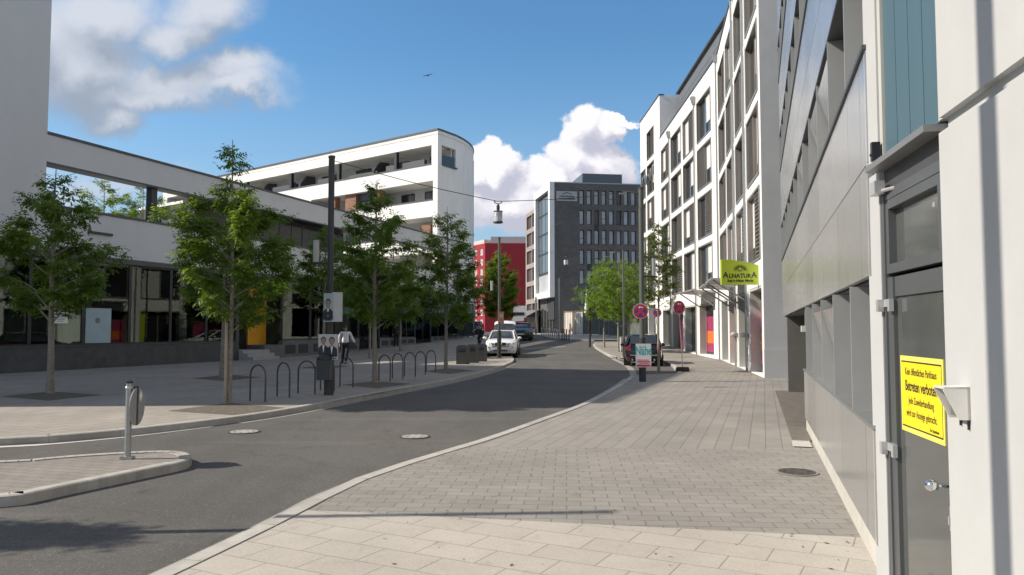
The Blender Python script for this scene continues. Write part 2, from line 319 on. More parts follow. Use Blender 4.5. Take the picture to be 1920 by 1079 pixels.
    def build(s, name, mat, parent=None, smooth=False, recalc=True, local=False):
        me = bpy.data.meshes.new(name); vs = s.v
        if parent is not None and not local:
            inv = WM[parent].inverted(); vs = [inv @ Vector(p) for p in vs]
        me.from_pydata(vs, [], s.f)
        for m in (mat if isinstance(mat, (list, tuple)) else [mat]): me.materials.append(m)
        if s.m or any(s.mi): me.polygons.foreach_set('material_index', s.mi)
        if recalc:
            b = bmesh.new(); b.from_mesh(me); bmesh.ops.recalc_face_normals(b, faces=b.faces); b.to_mesh(me); b.free()
        if smooth: me.shade_smooth(); me.set_sharp_from_angle(angle=R(42))
        o = bpy.data.objects.new(name, me); COL.objects.link(o)
        if parent is not None: o.parent = parent; WM[o] = WM[parent].copy()
        else: WM[o] = Matrix.Identity(4)
        return o
class Fr:
    def __init__(s, o, d, left=True):
        s.o = Vector((o[0], o[1], 0)); s.d = Vector((d[0], d[1], 0)).normalized()
        s.n = Vector((-s.d.y, s.d.x, 0)) if left else Vector((s.d.y, -s.d.x, 0))
    def p(s, a, t, z): q = s.o + s.d * a + s.n * t; q.z = z; return q
def tag(o, label, cat, group=None, kind=None):
    o['label'] = label; o['category'] = cat
    if group: o['group'] = group
    if kind: o['kind'] = kind
    return o
def thing(name, label, cat, loc=(0, 0, 0), rz=0., group=None):
    o = bpy.data.objects.new(name, None); o.empty_display_size = .2; COL.objects.link(o)
    o.location = loc; o.rotation_euler = (0, 0, rz); WM[o] = Matrix.Translation(Vector(loc)) @ Matrix.Rotation(rz, 4, 'Z')
    return tag(o, label, cat, group)
def kids(o): return [c for c in bpy.data.objects if c.parent == o]
def dup(o, loc=None, rz=None, label=None, parent=None):
    c = o.copy(); COL.objects.link(c)
    if parent is not None: c.parent = parent
    if loc is not None: c.location = loc
    if rz is not None: c.rotation_euler = (0, 0, rz)
    if label: c['label'] = label
    for k in kids(o): dup(k, parent=c)
    return c
def text(body, size, mat, parent, place, name='lettering', bold=.0, sx=1., align='CENTER', th=.002):
    cu = bpy.data.curves.new('t', 'FONT'); cu.body = body; cu.size = size; cu.align_x = align; cu.align_y = 'CENTER'; cu.offset = bold; cu.extrude = th
    o = bpy.data.objects.new('t', cu); COL.objects.link(o); dg = bpy.context.evaluated_depsgraph_get(); dg.update()
    me = bpy.data.meshes.new_from_object(o.evaluated_get(dg)); bpy.data.objects.remove(o); bpy.data.curves.remove(cu)
    c, ux, uz = place            # centre, text direction, text up
    nn = ux.cross(uz); mtx = Matrix.Identity(4)
    mtx.col[0][:3] = ux * sx; mtx.col[1][:3] = uz; mtx.col[2][:3] = nn; mtx.col[3][:3] = c
    me.transform(WM[parent].inverted() @ mtx); me.materials.clear(); me.materials.append(mat); me.name = name
    q = bpy.data.objects.new(name, me); COL.objects.link(q); q.parent = parent; WM[q] = WM[parent].copy(); return q

def sheet(name, poly, z, mat, kind='structure', parent=None):
    bm_ = bmesh.new(); vs = [bm_.verts.new((p[0], p[1], 0)) for p in poly]; bm_.faces.new(vs)
    bmesh.ops.triangulate(bm_, faces=bm_.faces[:], ngon_method='EAR_CLIP')
    for Y in range(40, 82, 3):
        bmesh.ops.bisect_plane(bm_, geom=bm_.verts[:] + bm_.edges[:] + bm_.faces[:], plane_co=(0, Y, 0), plane_no=(0, 1, 0))
    for v in bm_.verts: v.co.z = z + hgt(v.co.y)
    bmesh.ops.recalc_face_normals(bm_, faces=bm_.faces)
    bm_.normal_update(); dn = [f for f in bm_.faces if f.normal.z < 0]
    if dn: bmesh.ops.reverse_faces(bm_, faces=dn)
    me = bpy.data.meshes.new(name); bm_.to_mesh(me); bm_.free(); me.materials.append(mat)
    o = bpy.data.objects.new(name, me); COL.objects.link(o); WM[o] = Matrix.Identity(4)
    if kind: o['kind'] = kind
    return o
def strip(name, A, B, z, mat):
    mb = MB(); n = len(A); mb.add([(p[0], p[1], z + hgt(p[1])) for p in list(A) + list(B)], [(i, i + 1, n + i + 1, n + i) for i in range(n - 1)]); o = mb.build(name, mat, recalc=False); me = o.data
    if n > 1 and me.polygons[0].normal.z < 0: me.flip_normals()
    o['kind'] = 'structure'; return o
def resample(pts, step):
    pts = [Vector((p[0], p[1])) for p in pts]; out = [pts[0]]; acc = 0
    for a, b in zip(pts, pts[1:]):
        L_ = (b - a).length; t = step - acc
        while t <= L_: out.append(a.lerp(b, t / L_)); t += step
        acc = (acc + L_) % step
    return out
def smooth_line(pts, it=2):
    pts = [Vector((p[0], p[1])) for p in pts]
    for _ in range(it):
        q = [pts[0]]
        for a, b in zip(pts, pts[1:]): q += [a.lerp(b, .25), a.lerp(b, .75)]
        pts = q + [pts[-1]]
    return pts
def kerb(name, line, width, ztop, zbot, side, mat, step=1.0, gap=.006):
    """row of kerb stones; side +1 = stones lie to the left of the line's direction"""
    pts = resample(line, step); mb = MB()
    for a, b in zip(pts, pts[1:]):
        d = (b - a).normalized(); n = Vector((-d.y, d.x)) * side * width; a2 = a + d * gap; c = .012
        def ring(p): 
            h_ = hgt(p.y); return [(p.x, p.y, zbot + h_), (p.x, p.y, ztop - c + h_), (p.x + n.x * .12, p.y + n.y * .12, ztop + h_), (p.x + n.x, p.y + n.y, ztop + h_), (p.x + n.x, p.y + n.y, zbot + h_)]
        mb.loft([ring(a2), ring(b)])
    o = mb.build(name, mat); o['kind'] = 'structure'; return o

# ------------------------------------------------------------------ ground, roads, pavements
ROADZ = -.10
asph = ASPHALT('asphalt', (.092, .090, .088), (.100, .095, .089))
asph_d = ASPHALT('asphalt_bay', (.06, .058, .055), (.07, .064, .057))
pav_near = BRICK('slab_paving', (.365, .338, .302), (.395, .367, .330), (.24, .22, .195), .50, .33, .0055, 28, .5, .12)
pav_mid = BRICK('block_paving', (.225, .213, .196), (.255, .242, .224), (.16, .15, .137), .26, .17, .007, 4, .5, .14)
pav_far = BRICK('strip_paving', (.23, .218, .20), (.26, .247, .228), (.165, .155, .141), .80, .22, .007, -72, .5, .14)
pav_left = BRICK('plaza_paving', (.285, .262, .235), (.315, .29, .262), (.15, .135, .12), .60, .30, .008, -70, .5, .12)
gutter_m = M('gutter_concrete', (.27, .26, .24), .9, 0, .15, 5, .2, 80)
g = sheet('ground', [(-700, -300), (700, -300), (700, 1500), (-700, 1500)], -.135, M('far_ground', (.11, .105, .095), .95, 0, .3, .2))
o = sheet('road', [(-90, -30), (40, -30), (40, 330), (-90, 330)], ROADZ, asph)

RK = [(-7, -14), (-4.6, -4), (-3.0, 2.4)] + [gp(*p)[:2] for p in [(285, 1079), (530, 965), (640, 905), (780, 860), (900, 826), (1000, 790), (1100, 755), (1160, 722), (1181, 706)]]
RKs = smooth_line(RK, 2)
bay_f, bay_r = gp(1184, 705), gp(1273, 701.5)
BAYR = [(bay_r.x, bay_r.y), (7.15, 34.5), (8.05, 42.2)]
BO = [(8.05, 42.2), (6.2, 43.0), (5.75, 44.2), (5.85, 51), (6.0, 58), (6.6, 61.5), (8.2, 62.5), (40, 64)]
rp = [(p.x, p.y) for p in RKs] + [(bay_f.x, bay_f.y)] + BAYR + BO[1:] + [(40, -14)]
sheet('right_pavement', rp, 0, pav_far)
# two paving fields laid on the pavement nearer the camera
def clipY(poly, f):
    out = []
    for a, b in zip(poly, poly[1:] + poly[:1]):
        fa, fb = f(a), f(b)
        if fa >= 0: out.append(a)
        if fa * fb < 0: t = fa / (fa - fb); out.append((a[0] + (b[0] - a[0]) * t, a[1] + (b[1] - a[1]) * t))
    return out
rk_in = [(p.x + .17, p.y - .04) for p in RKs]
fullp = rk_in + [(12, rk_in[-1][1]), (12, -14)]
yA = lambda p: 6.56 - .2 * p[0] - p[1]           # boundary between slabs and blocks
yB = lambda p: 10.6 - .06 * p[0] - p[1]          # boundary between blocks and strips
sheet('block_paving', clipY(fullp, yB), .004, pav_mid)
sheet('slab_paving', clipY(fullp, yA), .008, pav_near)
kerb('right_kerb', RKs + [Vector((bay_f.x, bay_f.y))], .16, .013, -.13, -1, concrete)
kerb('bay_kerb', [(4.05, 26.9)] + [(bay_r.x, bay_r.y)] + BAYR[1:] , .14, .016, -.13, -1, concrete)
kerb('buildout_kerb', smooth_line(BO, 1), .14, .016, -.13, -1, concrete)
gl = [(p.x - .02, p.y + .01) for p in RKs]
strip('right_gutter', gl, [(x - .19, y + .06) for x, y in gl], ROADZ + .009, gutter_m)
bl = smooth_line([(4.1, 26.6), (4.55, 29), (5.2, 34), (5.6, 40), (5.7, 44)], 2)
strip('bay_gutter', [(p.x - .13, p.y) for p in bl], [(p.x + .13, p.y) for p in bl], ROADZ + .014, gutter_m)

LK = [(-70, 1.5), (-30, 6.2), (-14, 9.6)] + [gp(*p)[:2] for p in [(0, 826), (200, 811), (380, 791), (530, 771), (700, 738.5), (850, 712), (930, 692), (962, 678)]]
LKs = smooth_line(LK, 2)
BL = [(.12, 41.6), (-.35, 42.6), (-1.75, 43.0), (-1.95, 50), (-2.0, 60), (-1.2, 62), (-.8, 70), (-1.2, 80), (-4, 86), (-30, 92), (-70, 94)]
lp = [(p.x, p.y) for p in LKs] + BL
sheet('left_pavement', lp, 0, pav_left)
kerb('left_kerb', LKs + [Vector(BL[0])], .15, .014, -.13, 1, concrete)
kerb('left_bay_kerb', smooth_line(BL[:8], 1), .15, .014, -.13, 1, concrete)
gl = [(p.x, p.y) for p in LKs if p.x < -5.2]
strip('left_gutter', [(x + .02, y - .02) for x, y in gl], [(x + .03, y - .22) for x, y in gl], ROADZ + .005, M('pale_gutter', (.50, .48, .45), .85, 0, .1, 5))
gl = [(p.x, p.y) for p in LKs if p.x >= -5.2]
strip('left_gutter_dark', [(x + .02, y - .01) for x, y in gl], [(x + .17, y - .12) for x, y in gl], ROADZ + .005, gutter_m)
# far pavement across the bend
FP = [gp(*p)[:2] for p in [(966, 624.5), (1000, 627.6), (1030, 632.5), (1052, 636), (1080, 636.8), (1130, 637.2)]]
fpoly = FP + [(FP[-1][0] + 40, FP[-1][1] + 2), (60, 140), (8, 160), (FP[0][0], FP[0][1] + 20)]
sheet('far_pavement', fpoly, 0.0, M('far_paving', (.36, .34, .31), .9, 0, .12, .8))
kerb('far_kerb', FP, .2, .02, -.13, -1, concrete, 2.0)
# traffic island
ISL = [gp(*p)[:2] for p in [(0, 868), (120, 856), (240, 848.5), (300, 846), (340, 847), (357, 852), (361, 858), (350, 866), (300, 876), (200, 896), (100, 916), (0, 938)]]
ISL = [(ISL[0][0] - 9, ISL[0][1] - 1.2)] + ISL + [(ISL[-1][0] - 9, ISL[-1][1] - 2.6)]
isl = smooth_line(ISL, 3)
sheet('traffic_island', [(p.x, p.y) for p in isl], -.004, BRICK('island_paving', (.215, .195, .18), (.245, .225, .205), (.12, .11, .10), .24, .16, .006, 15, .5, .14))
kerb('island_kerb', isl, .15, .010, -.13, -1, concrete, .12, .0)
# faint light bands of smoother asphalt across the road by the bend
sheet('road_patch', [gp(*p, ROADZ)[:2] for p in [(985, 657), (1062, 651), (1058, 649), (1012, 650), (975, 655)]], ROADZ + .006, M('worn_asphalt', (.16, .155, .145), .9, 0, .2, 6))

# ramp apron of the garage and its end stone
PGd = (.3, .954)
PG = Fr((2.35, 5.05), PGd)
sheet('garage_ramp', [PG.p(a, t, 0)[:2] for a, t in ((6.35, .25), (15.9, .27), (15.9, -4), (6.35, -4))], .012, dirt)
sheet('ramp_edge_stone', [PG.p(a, t, 0)[:2] for a, t in ((5.75, .27), (6.35, .26), (6.35, .02), (5.75, .02))], .014, M('pale_stone', (.44, .42, .38), .9, 0, .1, 6))

def pit(px, py, pts, label):
    poly = [gp(*p)[:2] for p in pts]
    o = sheet('tree_pit', poly, .004, soil, kind='structure'); return o
pit(0, 0, [(315, 771), (430, 756), (535, 765.5), (440, 779)], '')
pit(0, 0, [(360, 710), (430, 703), (490, 708), (420, 715)], '')
pit(0, 0, [(0, 744), (92, 735), (195, 741), (90, 752)], '')
pit(0, 0, [(640, 722), (700, 716), (772, 720), (706, 729)], '')
pit(0, 0, [(560, 690), (612, 685), (655, 687.5), (606, 693)], '')
pit(0, 0, [(795, 697), (838, 691), (892, 695), (842, 702)], '')

# ------------------------------------------------------------------ facade helpers
def grid(mb, P, sed, zed, holes, depth, thick=None):
    for i in range(len(sed) - 1):
        for j in range(len(zed) - 1):
            a, b, c, d = sed[i], sed[i + 1], zed[j], zed[j + 1]
            if (i, j) in holes:
                mb.quad(P(a, 0, c), P(b, 0, c), P(b, -depth, c), P(a, -depth, c)); mb.quad(P(a, 0, d), P(a, -depth, d), P(b, -depth, d), P(b, 0, d))
                mb.quad(P(a, 0, c), P(a, -depth, c), P(a, -depth, d), P(a, 0, d)); mb.quad(P(b, 0, c), P(b, 0, d), P(b, -depth, d), P(b, -depth, c))
            else: mb.quad(P(a, 0, c), P(b, 0, c), P(b, 0, d), P(a, 0, d))
def edges(lo, hi, spans):
    e = [lo]
    for a, b in spans: e += [a, b]
    return e + [hi]
def wall_with(parent, fr, lo, hi, zlo, zhi, cols, rows, depth, mat, name='wall', skip=()):
    se, ze = edges(lo, hi, cols), edges(zlo, zhi, rows)
    holes = {(2 * i + 1, 2 * j + 1) for i in range(len(cols)) for j in range(len(rows)) if (i, j) not in skip}
    mb = MB(); grid(mb, fr.p, se, ze, holes, depth); return mb.build(name, mat, parent, recalc=False)
def window(parent, fr, a, b, z0, z1, t, fm, gm, fw=.07, mull=0, trans=(), pane=True, th=.06):
    mb = MB(); e = .003
    mb.fbox(fr, a + e, a + fw, t, t + th, z0 + e, z1 - e); mb.fbox(fr, b - fw, b - e, t, t + th, z0 + e, z1 - e)
    mb.fbox(fr, a + fw, b - fw, t, t + th, z0 + e, z0 + fw); mb.fbox(fr, a + fw, b - fw, t, t + th, z1 - fw, z1 - e)
    for k in range(mull):
        s = a + (b - a) * (k + 1) / (mull + 1); mb.fbox(fr, s - fw * .4, s + fw * .4, t + .004, t + th - .004, z0 + fw, z1 - fw)
    for z in trans: mb.fbox(fr, a + fw, b - fw, t + .006, t + th - .006, z - fw * .4, z + fw * .4)
    w = mb.build('window', fm, parent)
    if pane: MB().fbox(fr, a + fw * .6, b - fw * .6, t + th * .3, t + th * .55, z0 + fw * .6, z1 - fw * .6).build('pane', gm, w)
    return w

# ------------------------------------------------------------------ left building: tower, long shop front, open roof frame
FL = Fr((-18.5, 28), (.337, .941), left=False)
lb = thing('shopping_centre', 'long low shopping centre in shade with white band, dark shop windows and open roof frame', 'building', (-18.5, 28, 0))
S_T, S_E = 1.62, 42.0
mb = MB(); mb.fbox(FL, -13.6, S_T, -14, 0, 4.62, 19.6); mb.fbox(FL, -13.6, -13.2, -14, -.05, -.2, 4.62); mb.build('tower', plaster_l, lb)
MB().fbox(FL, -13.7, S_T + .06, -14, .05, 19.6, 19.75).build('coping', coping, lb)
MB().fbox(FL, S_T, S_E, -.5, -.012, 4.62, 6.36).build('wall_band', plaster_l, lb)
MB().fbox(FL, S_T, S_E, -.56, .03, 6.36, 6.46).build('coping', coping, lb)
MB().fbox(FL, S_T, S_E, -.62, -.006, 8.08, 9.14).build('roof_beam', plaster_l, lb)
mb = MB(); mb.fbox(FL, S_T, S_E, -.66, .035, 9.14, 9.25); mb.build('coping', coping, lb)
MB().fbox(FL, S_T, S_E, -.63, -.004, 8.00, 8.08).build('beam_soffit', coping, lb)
MB().fbox(FL, 7.05, 7.38, -.5, -.18, 6.46, 8.0).build('column', darkmetal, lb)
mb = MB(); mb.fbox(FL, S_T, S_E, -14, -.5, 5.9, 6.1); mb.build('terrace_floor', plaster_g, lb)
MB().fbox(FL, 10.8, 24.4, -1.9, -.64, 8.01, 8.2).build('flat_roof', coping, lb); MB().fbox(FL, 10.95, 24.3, -1.9, -1.8, 6.1, 8.01).build('back_wall', coping, lb)
for k in range(6):
    a = 10.8 + k * 2.27; window(lb, FL, a, a + 2.25, 6.46, 8.0, -1.1, anthracite, M('terrace_glass', (.02, .022, .025), .2, 0, .2, .4, spec=.3), .06, 1 if k % 2 else 0)
for q in (10.8, 24.3): MB().fbox(FL, q, q + .15, -1.9, -1.12, 6.1, 8.0).build('side_wall', coping, lb)
MB().fbox(FL, 3.6, 4.75, .0, .08, 5.52, 5.62).build('wall_light', darkmetal, lb)
MB().fbox(FL, -13.2, S_E, -.25, .04, 4.40, 4.62).build('fascia', coping, lb)
MB().fbox(FL, -13.2, S_E, -6, -.25, 4.42, 4.58).build('shop_ceiling', M('shop_ceiling', (.20, .19, .18), .9), lb)
mb = MB(); mb.fbox(FL, -13.2, 12.65, -6.2, -6, -.2, 4.42); mb.fbox(FL, 16.6, S_E, -6.2, -6, -.2, 4.42); mb.fbox(FL, S_E - .2, S_E, -6, -.3, -.2, 9.0); mb.build('shop_back_wall', M('shop_interior', (.26, .25, .225), .9, 0, .35, .5), lb)
MB().fbox(FL, -13.2, 12.6, -6, -.35, .5, .58).build('shop_floor', M('shop_floor', (.12, .11, .10), .7), lb)
mb = MB(); mb.fbox(FL, -13.2, 12.65, -.32, .02, -.2, .93); mb.build('plinth', stone_d, lb)
MB().fbox(FL, -13.2, 12.65, -.34, .05, .93, .97).build('plinth_cap', coping, lb)
shopglass = GLASS('shop_glass', (.46, .52, .50), .03)
for k in range(-5, 5):
    a = 1.2 + 2.35 * k; window(lb, FL, a, a + 2.35 if k < 4 else 12.62, .97, 4.4, -.14, darkmetal, shopglass, .07)
# things inside the shop, seen dimly through the panes
rs = random.Random(3)
for k in range(12):
    s = -3 + k * 1.35 + rs.uniform(-.3, .3); h_ = rs.uniform(.9, 2.1); t_ = -rs.uniform(1.5, 4.5)
    mb = MB(); mb.fbox(FL, s, s + rs.uniform(.5, 1.2), t_ - .4, t_, .58, .58 + h_); mb.build('shop_shelf', M('shelf%d' % (k % 4), [(.35, .33, .30), (.22, .10, .05), (.12, .13, .14), (.42, .42, .40)][k % 4], .7), lb)
mb = MB()
for k in range(9): s = -2 + k * 1.9; mb.fbox(FL, s, s + .3, -5.99, -5.9, .58, 4.42)
mb.build('interior_pillars', M('interior_pillar', (.38, .37, .35), .8), lb)
# entrance recess with steps and the orange wall
mb = MB(); mb.fbox(FL, 12.65, 12.9, -3, .01, -.1, 4.4); mb.build('recess_side', stone_d, lb)
MB().fbox(FL, 12.9, 16.6, -3.2, -3, -.1, 4.4).build('recess_back', coping, lb)
st = MB()
for k in range(3): st.fbox(FL, 12.9, 15.1, -3, .9 - k * .32, -.1 + k * .17 + .1, .17 + k * .17 + .0)
st.build('steps', M('pale_step', (.36, .36, .35), .9, 0, .1, 5), lb)
mb = MB(); mb.fbox(FL, 15.0, 16.55, -1.2, -1.1, .75, 3.85); mb.build('orange_panel', M('orange_panel', (.78, .36, .02), .5, 0, .12, 1.2), lb)
MB().fbox(FL, 15.0, 16.6, -1.15, .0, -.1, .75).build('plinth', M('grey_plinth', (.12, .125, .13), .6, 0, .15, 4), lb)
s0 = 16.6; k = 0
while s0 < S_E - .5:
    w_ = 2.75; s1 = min(s0 + w_, S_E - .02)
    door = k in (3, 6)
    zb = .05 if door else .98
    hz = hgt(FL.p(s0, 0, 0).y)
    window(lb, FL, s0 + .02, s1 - .02, max(zb, .05 + hz), 4.4, -.14, darkmetal, shopglass, .08, 1 if door else (k % 2))
    if not door:
        pb = MB().fbox(FL, s0 + .002, s1 - .002, -.3, .0 - .002, -.1, .98).build('plinth', M('grey_plinth', (.12, .125, .13)), lb)
        for j in range(2): MB().fbox(FL, s0 + .25 + j * 1.25, s0 + 1.2 + j * 1.25, -.05, .012, .2 + hz, .72 + hz * .4).build('vent_grille', black, pb)
    s0 = s1; k += 1
# notices in the shop windows
def notice(name, label, s, z, w, h, mat, t=-.095, extra=None):
    r = thing(name, label, 'poster', FL.p(s, t, z)); MB().fbox(FL, s - w / 2, s + w / 2, t, t + .008, z - h / 2, z + h / 2).build('sheet', mat, r)
    if extra: extra(r, s, z, t + .008)
    return r
lines_m = M('print_grey', (.2, .2, .2), .7)
def lines(r, s, z, t):
    mb = MB()
    for k in range(6): mb.fbox(FL, s - .2, s + .2 - .05 * (k % 3), t + .001, t + .003, z + .16 - k * .06, z + .185 - k * .06)
    mb.build('print', lines_m, r)
notice('window_notice', 'white paper notice stuck to a shop window behind the leftmost tree', 2.55, 2.05, .62, .42, white, extra=lines)
def blob(r, s, z, t): MB().disc(FL.p(s - .05, t, z + .22), FL.n, .12, .004).build('print', lines_m, r)
notice('window_poster', 'pale blue poster filling the lower part of a shop window', 4.3, 1.75, 1.25, 1.45, M('pale_blue_print', (.36, .47, .50), .6, 0, .1, 1.5), extra=blob)
def tower_fig(r, s, z, t):
    mb = MB(); P = FL.p; tt = t + .002
    for sg in (-1, 1): mb.hexa([P(s + sg * .22, tt, z - .2), P(s + sg * .13, tt, z - .2), P(s + sg * .13, tt + .003, z - .2), P(s + sg * .22, tt + .003, z - .2), P(s + sg * .05, tt, z + .6), P(s + sg * .0, tt, z + .6), P(s + sg * .0, tt + .003, z + .6), P(s + sg * .05, tt + .003, z + .6)])
    mb.fbox(FL, s - .13, s + .13, tt, tt + .003, z + .05, z + .1); mb.fbox(FL, s - .02, s + .02, tt, tt + .003, z + .6, z + .95)
    mb.build('print', lines_m, r)
    for q in (-.55, .55):
        mb = MB(); mb.lathe([(.24, -1.12), (.22, -.7), (.06, -.35), (.02, -.3)], P(s + q, t + .02, z) - FL.n * .25, 12); mb.build('paper_cone', M('brown_paper', (.20, .10, .06), .8), r)
notice('window_display', 'pale green display board with a dark lattice tower and two brown cones beneath', 18.05, 2.55, 2.1, 2.9, M('pale_green_board', (.30, .36, .29), .7, 0, .08, 1), t=-.45, extra=tower_fig)

# chair and white crate on the roof terrace
def chair(label, c, rz):
    r = thing('terrace_chair', label, 'chair', c, rz); z = 0
    MB().box(-.24, .24, -.22, .22, .42, .46).build('seat', darkmetal, r, local=True); MB().box(-.24, .24, .2, .24, .46, .95).build('backrest', darkmetal, r, local=True)
    for x in (-.22, .22):
        for y in (-.2, .2): MB().box(x - .02, x + .02, y - .02, y + .02, 0, .42).build('leg', darkmetal, r, local=True)
chair('dark metal chair on the roof terrace beside the white crate', FL.p(8.15, -.95, 6.1), .5)
r = thing('crate', 'white box crate standing on the roof terrace next to a chair', 'crate', FL.p(8.7, -1.0, 6.1)); mb = MB(); mb.box(-.3, .3, -.25, .25, 0, .72); mb.build('box', white, r, local=True); MB().box(-.32, .32, -.27, .27, .72, .78).build('lid', black, r, local=True)

# ------------------------------------------------------------------ dark clad block behind, and pale roofs further off
DW = Fr((-27.2, 68), (.79, -.61), left=False)
a0 = at(257, 392, 66); a1 = at(405, 366, 66)
dwf = Fr((-31, 64), (.815, -.58), left=False)
dwb = thing('clad_block', 'dark slate clad flat block with a white coping behind the open roof frame', 'building', (-31, 64, 0))
mb = MB(); mb.fbox(dwf, 0, 13, -6, 0, 0, 11.5); mb.build('wall', M('slate_cladding', (.042, .046, .050), .6, .1, .12, 3), dwb); MB().fbox(dwf, -.05, 13, -6, .06, 11.5, 11.72).build('coping', white, dwb)
for k in range(3): window(dwb, dwf, 1.5 + k * 4, 2.9 + k * 4, 7.6, 9.4, .02, anthracite, dglass, .08)
fh = thing('far_house', 'pale house with sloping white roof line far behind the roof terrace', 'house', (-46, 110, 0))
ff = Fr((-64, 112), (.97, .1), left=False)
mb = MB(); mb.fbox(ff, 0, 34, -12, 0, 0, 18.2); mb.build('wall', plaster, fh); MB().fbox(ff, -.3, 34.3, -12.3, .3, 18.2, 18.6).build('roof', plaster_g, fh)
for k in range(7): window(fh, ff, 2 + k * 4.4, 3.4 + k * 4.4, 15, 17, .01, anthracite, dglass, .1)

# ------------------------------------------------------------------ white apartment block with the rounded end
WBc = Vector((-6.4, 66, 0))
FW = Fr((-6.4, 66), (-.79, .61)); 
FW.n = Vector((-.61, -.79, 0)).normalized()
wb = thing('apartment_block', 'white apartment block with a rounded end and long recessed balconies behind the shopping centre', 'building', (-6.4, 66, 0))
TOP = 18.8
rows = [(17.6 - 3.13 * k - 1.68, 17.6 - 3.13 * k) for k in range(5)][::-1]
LEN = 46
mb = MB()
spans = {4: (.75, LEN - 1), 3: (.55, 17.2), 2: (.55, 17.2), 1: (.55, 17.2), 0: (.55, 17.2)}
cells_z = [-.2]
for a, b in rows: cells_z += [a, b]
cells_z += [TOP]
se = [0, .55, .75, 17.2, LEN - 1, LEN]; holes = set()
for j in range(5):
    lo, hi = spans[j]
    for i in range(len(se) - 1):
        if se[i] >= lo - 1e-6 and se[i + 1] <= hi + 1e-6: holes.add((i, 2 * j + 1))
P = FW.p
for i in range(len(se) - 1):
    for j in range(len(cells_z) - 1):
        if (i, j) not in holes: mb.quad(P(se[i], 0, cells_z[j]), P(se[i + 1], 0, cells_z[j]), P(se[i + 1], 0, cells_z[j + 1]), P(se[i], 0, cells_z[j + 1]))
mb.build('facade', plaster, wb, recalc=False)
# balcony slabs, parapet backs and rear walls
bk = MB(); sl_ = MB(); cp = MB(); rs_b = random.Random(6)
for j, (z0, z1) in enumerate(rows):
    lo, hi = spans[j]
    plan = [FW.p(a_, t_, 0) for a_, t_ in ((lo, -.005), (hi, -.005), (hi, -2.2), (lo + .1, -2.2))]
    sl_.prism(plan, z1, z1 + .25); sl_.prism(plan, z0 - 1.25, z0 - 1.05); sl_.fbox(FW, lo, hi, -.22, -.005, z0 - 1.05, z0 - .02)
    cp.fbox(FW, lo, hi, -.26, .05, z0 - .02, z0 + .08)
    bk.fbox(FW, .5, LEN, -2.4, -2.2, z0 - 1.05, z1)
    bk.fbox(FW, hi, hi + .2, -2.2, -.005, z0 - 1.05, z1)
    if j != 4: bk.prism([FW.p(a_, t_, 0) for a_, t_ in ((lo - .2, -.3), (lo, -.3), (lo, -2.2), (lo - .2, -2.2))], z0 - 1.05, z1)
    else:
        for q in range(7):
            a_ = 2.0 + q * 6.1; MB().fbox(FW, a_, a_ + rs_b.uniform(2.5, 5.5), -.75, -.4, z0 - .6, z0 + rs_b.uniform(.3, .75)).build('balcony_screen', coping, wb)
bk.build('balcony_back_wall', M('balcony_render', (.52, .52, .51), .85, 0, .06), wb); sl_.build('balcony_slab', plaster, wb); cp.build('parapet_coping', coping, wb)
for s in (5.3, 13.2, 20.7, 28.5, 36.0): MB().fbox(FW, s - .16, s + .16, -.36, -.04, rows[4][0], rows[4][1]).build('column', darkmetal, wb)
for s in (8.4, 19.4, 26, 33):
    mb = MB(); zz = rows[4][0]; mb.plate([P(s, -2.2, zz - .5), P(s, -.3, zz - .5), P(s, -.3, zz + .55), P(s, -1.1, zz + 1.4), P(s, -2.2, zz + 1.5)], FW.d, .1); mb.build('balcony_screen', coping, wb)
rs = random.Random(9)
for j in range(5):
    s = 1.9
    while s < spans[j][1] - 2.5:
        wd = rs.choice([1.1, 2.2, 1.7]); 
        if not (j == 3 and 6.0 < s < 15): window(wb, FW, s, s + wd, rows[j][0] - .95, rows[j][1] - .35, -2.19, anthracite, dglass, .08, 1 if wd > 1.5 else 0)
        s += wd + rs.uniform(1.2, 3.2)
brick_m = BRICK('brown_brick', (.30, .14, .09), (.36, .18, .12), (.2, .16, .13), .24, .08, .012, 0, .5, .15, .9, True)
for a, b in ((7.6, 8.5), (10.9, 12.4), (13.9, 14.8)):
    MB().fbox(FW, a, b, -.9, -.3, rows[3][0] - 1.0, rows[3][1]).build('brick_pier', brick_m, wb)
MB().fbox(FW, 8.5, 10.9, -.95, -.6, rows[3][1] - .7, rows[3][1]).build('blind_box', coping, wb)
window(wb, FW, 8.52, 10.88, rows[3][0] - .1, rows[3][1] - .7, -.75, anthracite, bglass, .1, 2)
MB().fbox(FW, 1.3, 2.4, -.9, -.5, rows[2][0] - 1, rows[2][1] - .55).build('brick_pier', brick_m, wb)
